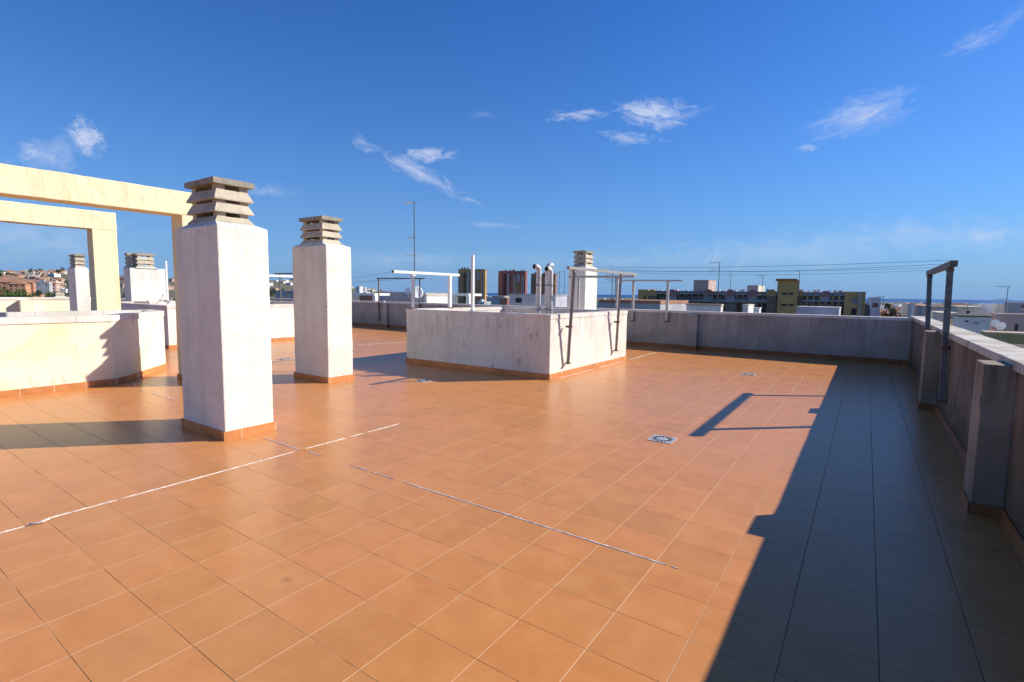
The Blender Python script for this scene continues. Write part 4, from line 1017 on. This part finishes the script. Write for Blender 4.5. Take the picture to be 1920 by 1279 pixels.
antenna(1369, 545, 513, 120, 'thin antenna over the middle of the long apartments', ((.1, 'y'),), r=.05, thick=1.2)
antenna(1429, 545, 516, 130, 'thin antenna left of the ochre stair tower', ((.1, 'y'),), r=.06, thick=1.4)
antenna(1497, 548, 508, 120, 'thin antenna on the white lit side of the stair tower', ((.1, 'y'),), r=.06, thick=1.0)
antenna(1885, 588, 536, 75, 'antenna over the roofs at the right edge of the picture', ((.1, 'y'), (2, 'y')), r=.04, thick=1.6)
antenna(1812, 595, 562, 70, 'short antenna on the beige house beyond the right parapet', ((.1, 'y'),), r=.03, thick=1.0)
antenna(1655, 572, 555, 110, 'antenna beside the white house with the brown room', ((.1, 'y'),), r=.05, thick=1.5)
antenna(735, 0+549, 545, 43, 'low bent antenna lying on the grey rooftop', ((.05, 'y'),), r=.03, thick=.7)
dish(782, 549, 43.5, .50, 'white satellite dish on the grey roof behind the white clothes frame', R_(60), 20, mast=.8)
dish(765, 546, 44.5, .28, 'small satellite dish left of the tall antenna mast', R_(20), 20, mast=.7)
dish(1866, 606, 49, .35, 'white satellite dish on the pinkish house at the right edge', R_(-20), 20, mast=.8)
dish(1878, 612, 48, .38, 'second white dish, lower on the pinkish house at the right edge', R_(-35), 20, mast=.8)

# ---- trees
def leaf_mat(name, c1, c2):
    m, t, b = newmat(name); v = coords(t)
    n = noise(t, v, 1.1, 5, .7); t.links.new(ramp(t, n, [(.35, c1), (.68, c2)]), b.inputs['Base Color']); b.inputs['Roughness'].default_value = .7
    b.inputs['Specular IOR Level'].default_value = .2; return m
M['leaf'] = leaf_mat('leaves_bright', (.045, .09, .02), (.11, .17, .035)); M['leaf_dark'] = leaf_mat('leaves_dark', (.03, .055, .02), (.07, .10, .035))
M['bark'] = simple('bark', (.16, .11, .07), .9, 0, .3, 4)
def make_tree(r, h, mat, seed, n=900):
    rnd = random.Random(seed); t = bpy.data.objects.new('tree', None); C.objects.link(t)
    mb = MB(); mb.tube([(0, 0, -6), (0, 0, h*.25), (r*.06, 0, h*.5), (0, r*.05, h*.75)], [r*.07, r*.06, r*.045, r*.02], 8)
    for k in range(4):
        a = k*1.7+seed; mb.tube([(0, 0, h*.35), (r*.3*math.cos(a), r*.3*math.sin(a), h*.55), (r*.6*math.cos(a), r*.6*math.sin(a), h*.72)], [r*.035, r*.025, r*.01], 6)
    mb.build('trunk', M['bark'], t)
    mb = MB(); cl = [(Vector((rnd.uniform(-.7, .7)*r, rnd.uniform(-.7, .7)*r, h*rnd.uniform(.45, .95))), rnd.uniform(.28, .5)*r) for _ in range(13)]
    for i in range(n):
        c, rr = cl[i % 13]; d = Vector((rnd.gauss(0, 1), rnd.gauss(0, 1), rnd.gauss(0, .8))).normalized()*rr*rnd.uniform(.55, 1.05); p = c+d
        s = r*rnd.uniform(.05, .10); u = Vector((rnd.gauss(0, 1), rnd.gauss(0, 1), rnd.gauss(0, .6))).normalized(); v = u.orthogonal().normalized()
        q = Matrix.Rotation(rnd.uniform(0, 6), 3, u) @ v; w_ = u.cross(q)
        mb.bm.faces.new([mb.bm.verts.new(p+q*s), mb.bm.verts.new(p+w_*s*.7), mb.bm.verts.new(p-q*s), mb.bm.verts.new(p-w_*s*.7)])
    o = mb.build('crown', M[mat], t)
    return t
protos = {}
def tree(kind, x, y, z, s, label, group):
    if kind not in protos: o = protos[kind] = make_tree(*{'a': (4.5, 9, 'leaf', 3), 'b': (4.0, 8, 'leaf_dark', 5), 'c': (3.2, 10, 'leaf_dark', 9)}[kind])
    else: o = copy_tree(protos[kind])
    o.location = (x, y, z); o.scale = (s, s, s*random.uniform(.85, 1.15)); o.rotation_euler = (0, 0, random.uniform(0, 6)); return tag(o, label, 'tree', group)
for px, py, dpt, s, lb in ((2, 537, 118, .80, 'broad bright green tree at the extreme left edge'), (15, 540, 112, .62, 'bright green tree, second from the left edge'),
                           (28, 541, 116, .60, 'bright green tree right of the first two'), (41, 543, 110, .50, 'bright green tree before the white row houses'),
                           (95, 545.5, 118, .38, 'bright green tree left of the low roof vent')):
    p = at(px, py, dpt); tree('a', p.x, p.y, p.z-10.8*s, s, lb, 'bright green trees behind the left parapet')
def where(px, r):
    a = 'high on the hill' if r > 1750 else 'low on the hill' if r < 1250 else 'halfway up the hill'
    b = 'left of the slim chimney' if px < 130 else 'behind the yellow frame' if px < 232 else 'behind the wide chimney block' if px < 330 else 'between the two near chimneys' if px < 560 else 'right of the second chimney'
    return a, b
for i in range(85):
    px = random.choice((random.uniform(-60, 135), random.uniform(-60, 135), random.uniform(-60, 340), random.uniform(500, 700)))
    r = random.uniform(330, 900) if i % 4 else random.uniform(900, 2550); d = ray(px, 540); d.z = 0; d.normalize(); x, y = d.x*r, d.y*r; wa, wb = where(px, r)
    tree('b' if i % 3 else 'c', x, y, hill(x, y)-.5, random.uniform(.8, 1.5)*(1 if r < 900 else 1.3), ('broad' if i % 3 else 'slim')+' dark tree '+wa+', '+wb, 'dark trees '+wa+', '+wb)

# ---- orange apartments, white rows, hillside houses
orange = [(-6, 14, 523, 640), (14, 40, 524, 620), (40, 47, 527, 600), (46, 62, 525, 640), (62, 76, 524, 650), (76, 92, 525, 660), (92, 104, 526, 660)]
for i, (a, b, yt, dp) in enumerate(orange):
    c = at(b, yt, dp*.72); l = at_y(a, yt, c.y)
    w_ = max(8, min(30, c.x-l.x)); w_ = abs(c.x-l.x) if 8 < abs(c.x-l.x) < 45 else 26
    hgt = 11.5; z0 = c.z-hgt
    h_ = make_house(w_, 11, hgt-2.6, 'far_orange' if i < 5 else 'far_pink', 'hip', 3, True, i)
    put(h_, c.x, c.y, z0, ['orange apartment block at the extreme left edge of the hillside', 'wide orange apartment block with a hipped roof, second from the left', 'narrow projecting orange block, third from the left',
        'orange apartment block just right of the projecting one', 'orange apartment block with a tiled roof, fifth from the left', 'pinkish apartment block above the dark glazed hall', 'last pinkish apartment block toward the slim chimney'][i], 'building', 'orange apartment blocks on the left hillside', rz=R_(60))
for i in range(13):
    a = (12+8.0*i) if i < 6 else (84+6.5*(i-6)); yt = 540.5 if i < 6 else 541.5
    p = at(a, yt, 600); h_ = make_house(3.6, 5, 3.4+.6*(i % 2), 'far_white', 'flat', 1, True, 40+i)
    put(h_, p.x, p.y, p.z-4.2, ['first', 'second', 'third', 'fourth', 'fifth', 'sixth', 'first', 'second', 'third', 'fourth', 'fifth', 'sixth', 'seventh'][i]+(' small white row house from the left, behind the bright green trees' if i < 6 else ' small white row house of the group beside the slim chimney'), 'house', 'white row houses, left row' if i < 6 else 'white row houses, right row', rz=R_(55))
p = at(92, 529, 430); h_ = make_house(9, 7, 2.2, 'far_grey', 'flat', 2, True, 71, 'glass'); put(h_, p.x, p.y, p.z-2.6, 'dark glazed hall below the pinkish apartments on the left', 'building', rz=R_(60))
p = at(84, 512, 1500); h_ = make_house(36, 18, 24, 'far_grey', 'flat', 6, True, 72); put(h_, p.x, p.y, p.z-24, 'grey high block standing on the left skyline', 'building', rz=R_(58))
p = at(99, 510.5, 1500); h_ = make_house(16, 16, 24, 'far_white', 'flat', 6, True, 73); put(h_, p.x, p.y, p.z-24, 'white high block standing on the left skyline', 'building', rz=R_(58))
p = at(122, 513, 1500); h_ = make_house(26, 14, 16, 'far_cream', 'flat', 4, True, 74); put(h_, p.x, p.y, p.z-16, 'pale block on the left skyline beside the slim chimney', 'building', rz=R_(58))
p = at(62, 547, 170); h_ = make_house(5, 6, 4, 'far_cream', 'hip', 1, True, 75); put(h_, p.x, p.y, p.z-6.6, 'house with a low hipped terracotta roof just over the left parapet', 'house', rz=R_(40))
kinds = [('far_cream', 'flat', 'cream flat roofed house'), ('far_sand', 'hip', 'sand tile-roofed house'), ('far_peach', 'hip', 'peach tile-roofed house'), ('far_white', 'flat', 'white flat roofed house'),
         ('far_pink', 'hip', 'pinkish tile-roofed house'), ('far_orange', 'hip', 'orange tile-roofed house')]
hp = []
for i, (mt, rf, nm) in enumerate(kinds):
    for v_ in range(2): hp.append(None)
cnt = [0]
def far_house(ki, var, x, y, z, s, rz, where_, grp):
    k = ki*2+var
    if hp[k] is None: o = hp[k] = make_house(13+3*var, 10+2*var, 6.4, kinds[ki][0], kinds[ki][1], 2, True, k+100); first = True
    else: o = copy_tree(hp[k])
    cnt[0] += 1
    return put(o, x, y, z, kinds[ki][2]+' '+where_, 'house', 'houses '+grp, rz, sc=s)
for i in range(205):
    px = random.uniform(-70, 340) if i % 4 else random.uniform(490, 720)
    if i % 2 and i % 4: px = random.uniform(-30, 130)
    r = 780+1820*((i % 41)/40.)**.9+random.uniform(-20, 20); d = ray(px, 540); d.z = 0; d.normalize(); x, y = d.x*r, d.y*r
    if r < 950 and px < 110: r += 250; x, y = d.x*r, d.y*r
    ki = random.choice((0, 0, 1, 1, 2, 3, 4, 1, 2)) if px < 400 else random.choice((3, 0, 3, 1, 0))
    z = hill(x, y)
    if z < GZ+.1 and r > 1400: continue
    far_house(ki, i % 2, x, y, z-.5, random.uniform(.8, 1.35), R_(random.choice((0, 20, 50, 65, 80))+random.uniform(-8, 8)), *(lambda w: (w[0]+', '+w[1], w[0]+', '+w[1]))(where(px, r)))
for i in range(85):            # the flat town toward the sea, centre and right
    px = random.uniform(860, 1200) if i % 3 == 0 else random.uniform(1590, 1960)
    r = random.uniform(260, 1500); d = ray(px, 556); d.z = 0; d.normalize(); x, y = d.x*r, d.y*r
    far_house(random.choice((0, 3, 3, 3, 1)), i % 2, x, y, GZ, random.uniform(.95, 1.35) if r > 420 else random.uniform(.8, 1.05), R_(random.choice((0, 0, 15, -20))), *((lambda w: (w, w))(('near' if r < 500 else 'far off')+' in the low town '+('left of the long apartments' if px < 1250 else 'right of the long apartments' if px < 1720 else 'beyond the right parapet'))))
for i in range(46):            # taller houses nearer, beyond the right parapet and the long apartments
    px = random.uniform(1625, 1960); r = random.uniform(170, 620); d = ray(px, 556); d.z = 0; d.normalize(); x, y = d.x*r, d.y*r
    far_house(random.choice((0, 3, 3, 1, 4)), i % 2, x, y, GZ, random.uniform(1.35, 1.75) if r < 400 else random.uniform(1.2, 1.6), R_(random.choice((0, 0, 15, -20))), 'of several storeys, right of the long apartments' if px < 1760 else 'of several storeys, beyond the right parapet', 'of several storeys '+('right of the long apartments' if px < 1760 else 'beyond the right parapet'))
print('far houses', cnt[0])
# dark palms and shrubs seen over the roofs on the right
for px, py, dp, lb in ((1664, 561, 150, 'dark tree over the roofs right of the long apartments'),):
    p = at(px, py, dp); tree('c', p.x, p.y, p.z-8, .8, lb, None)

# ------------------------------------------------------------------ haze over the whole place
if HAZE:
    m = bpy.data.materials.new('sea_haze'); m.use_nodes = True; t_ = m.node_tree; t_.nodes.clear()
    pv = t_.nodes.new('ShaderNodeVolumePrincipled'); pv.inputs['Color'].default_value = (0.80, 0.88, 1.0, 1); pv.inputs['Density'].default_value = HAZE; pv.inputs['Anisotropy'].default_value = 0.3
    o_ = t_.nodes.new('ShaderNodeOutputMaterial'); t_.links.new(pv.outputs[0], o_.inputs['Volume'])
    mb = MB(); mb.box(-46000, 46000, -46000, 46000, GZ-5, 60.0)
    tag(mb.build('haze', m), 'thin pale sea haze over the town', kind='stuff')
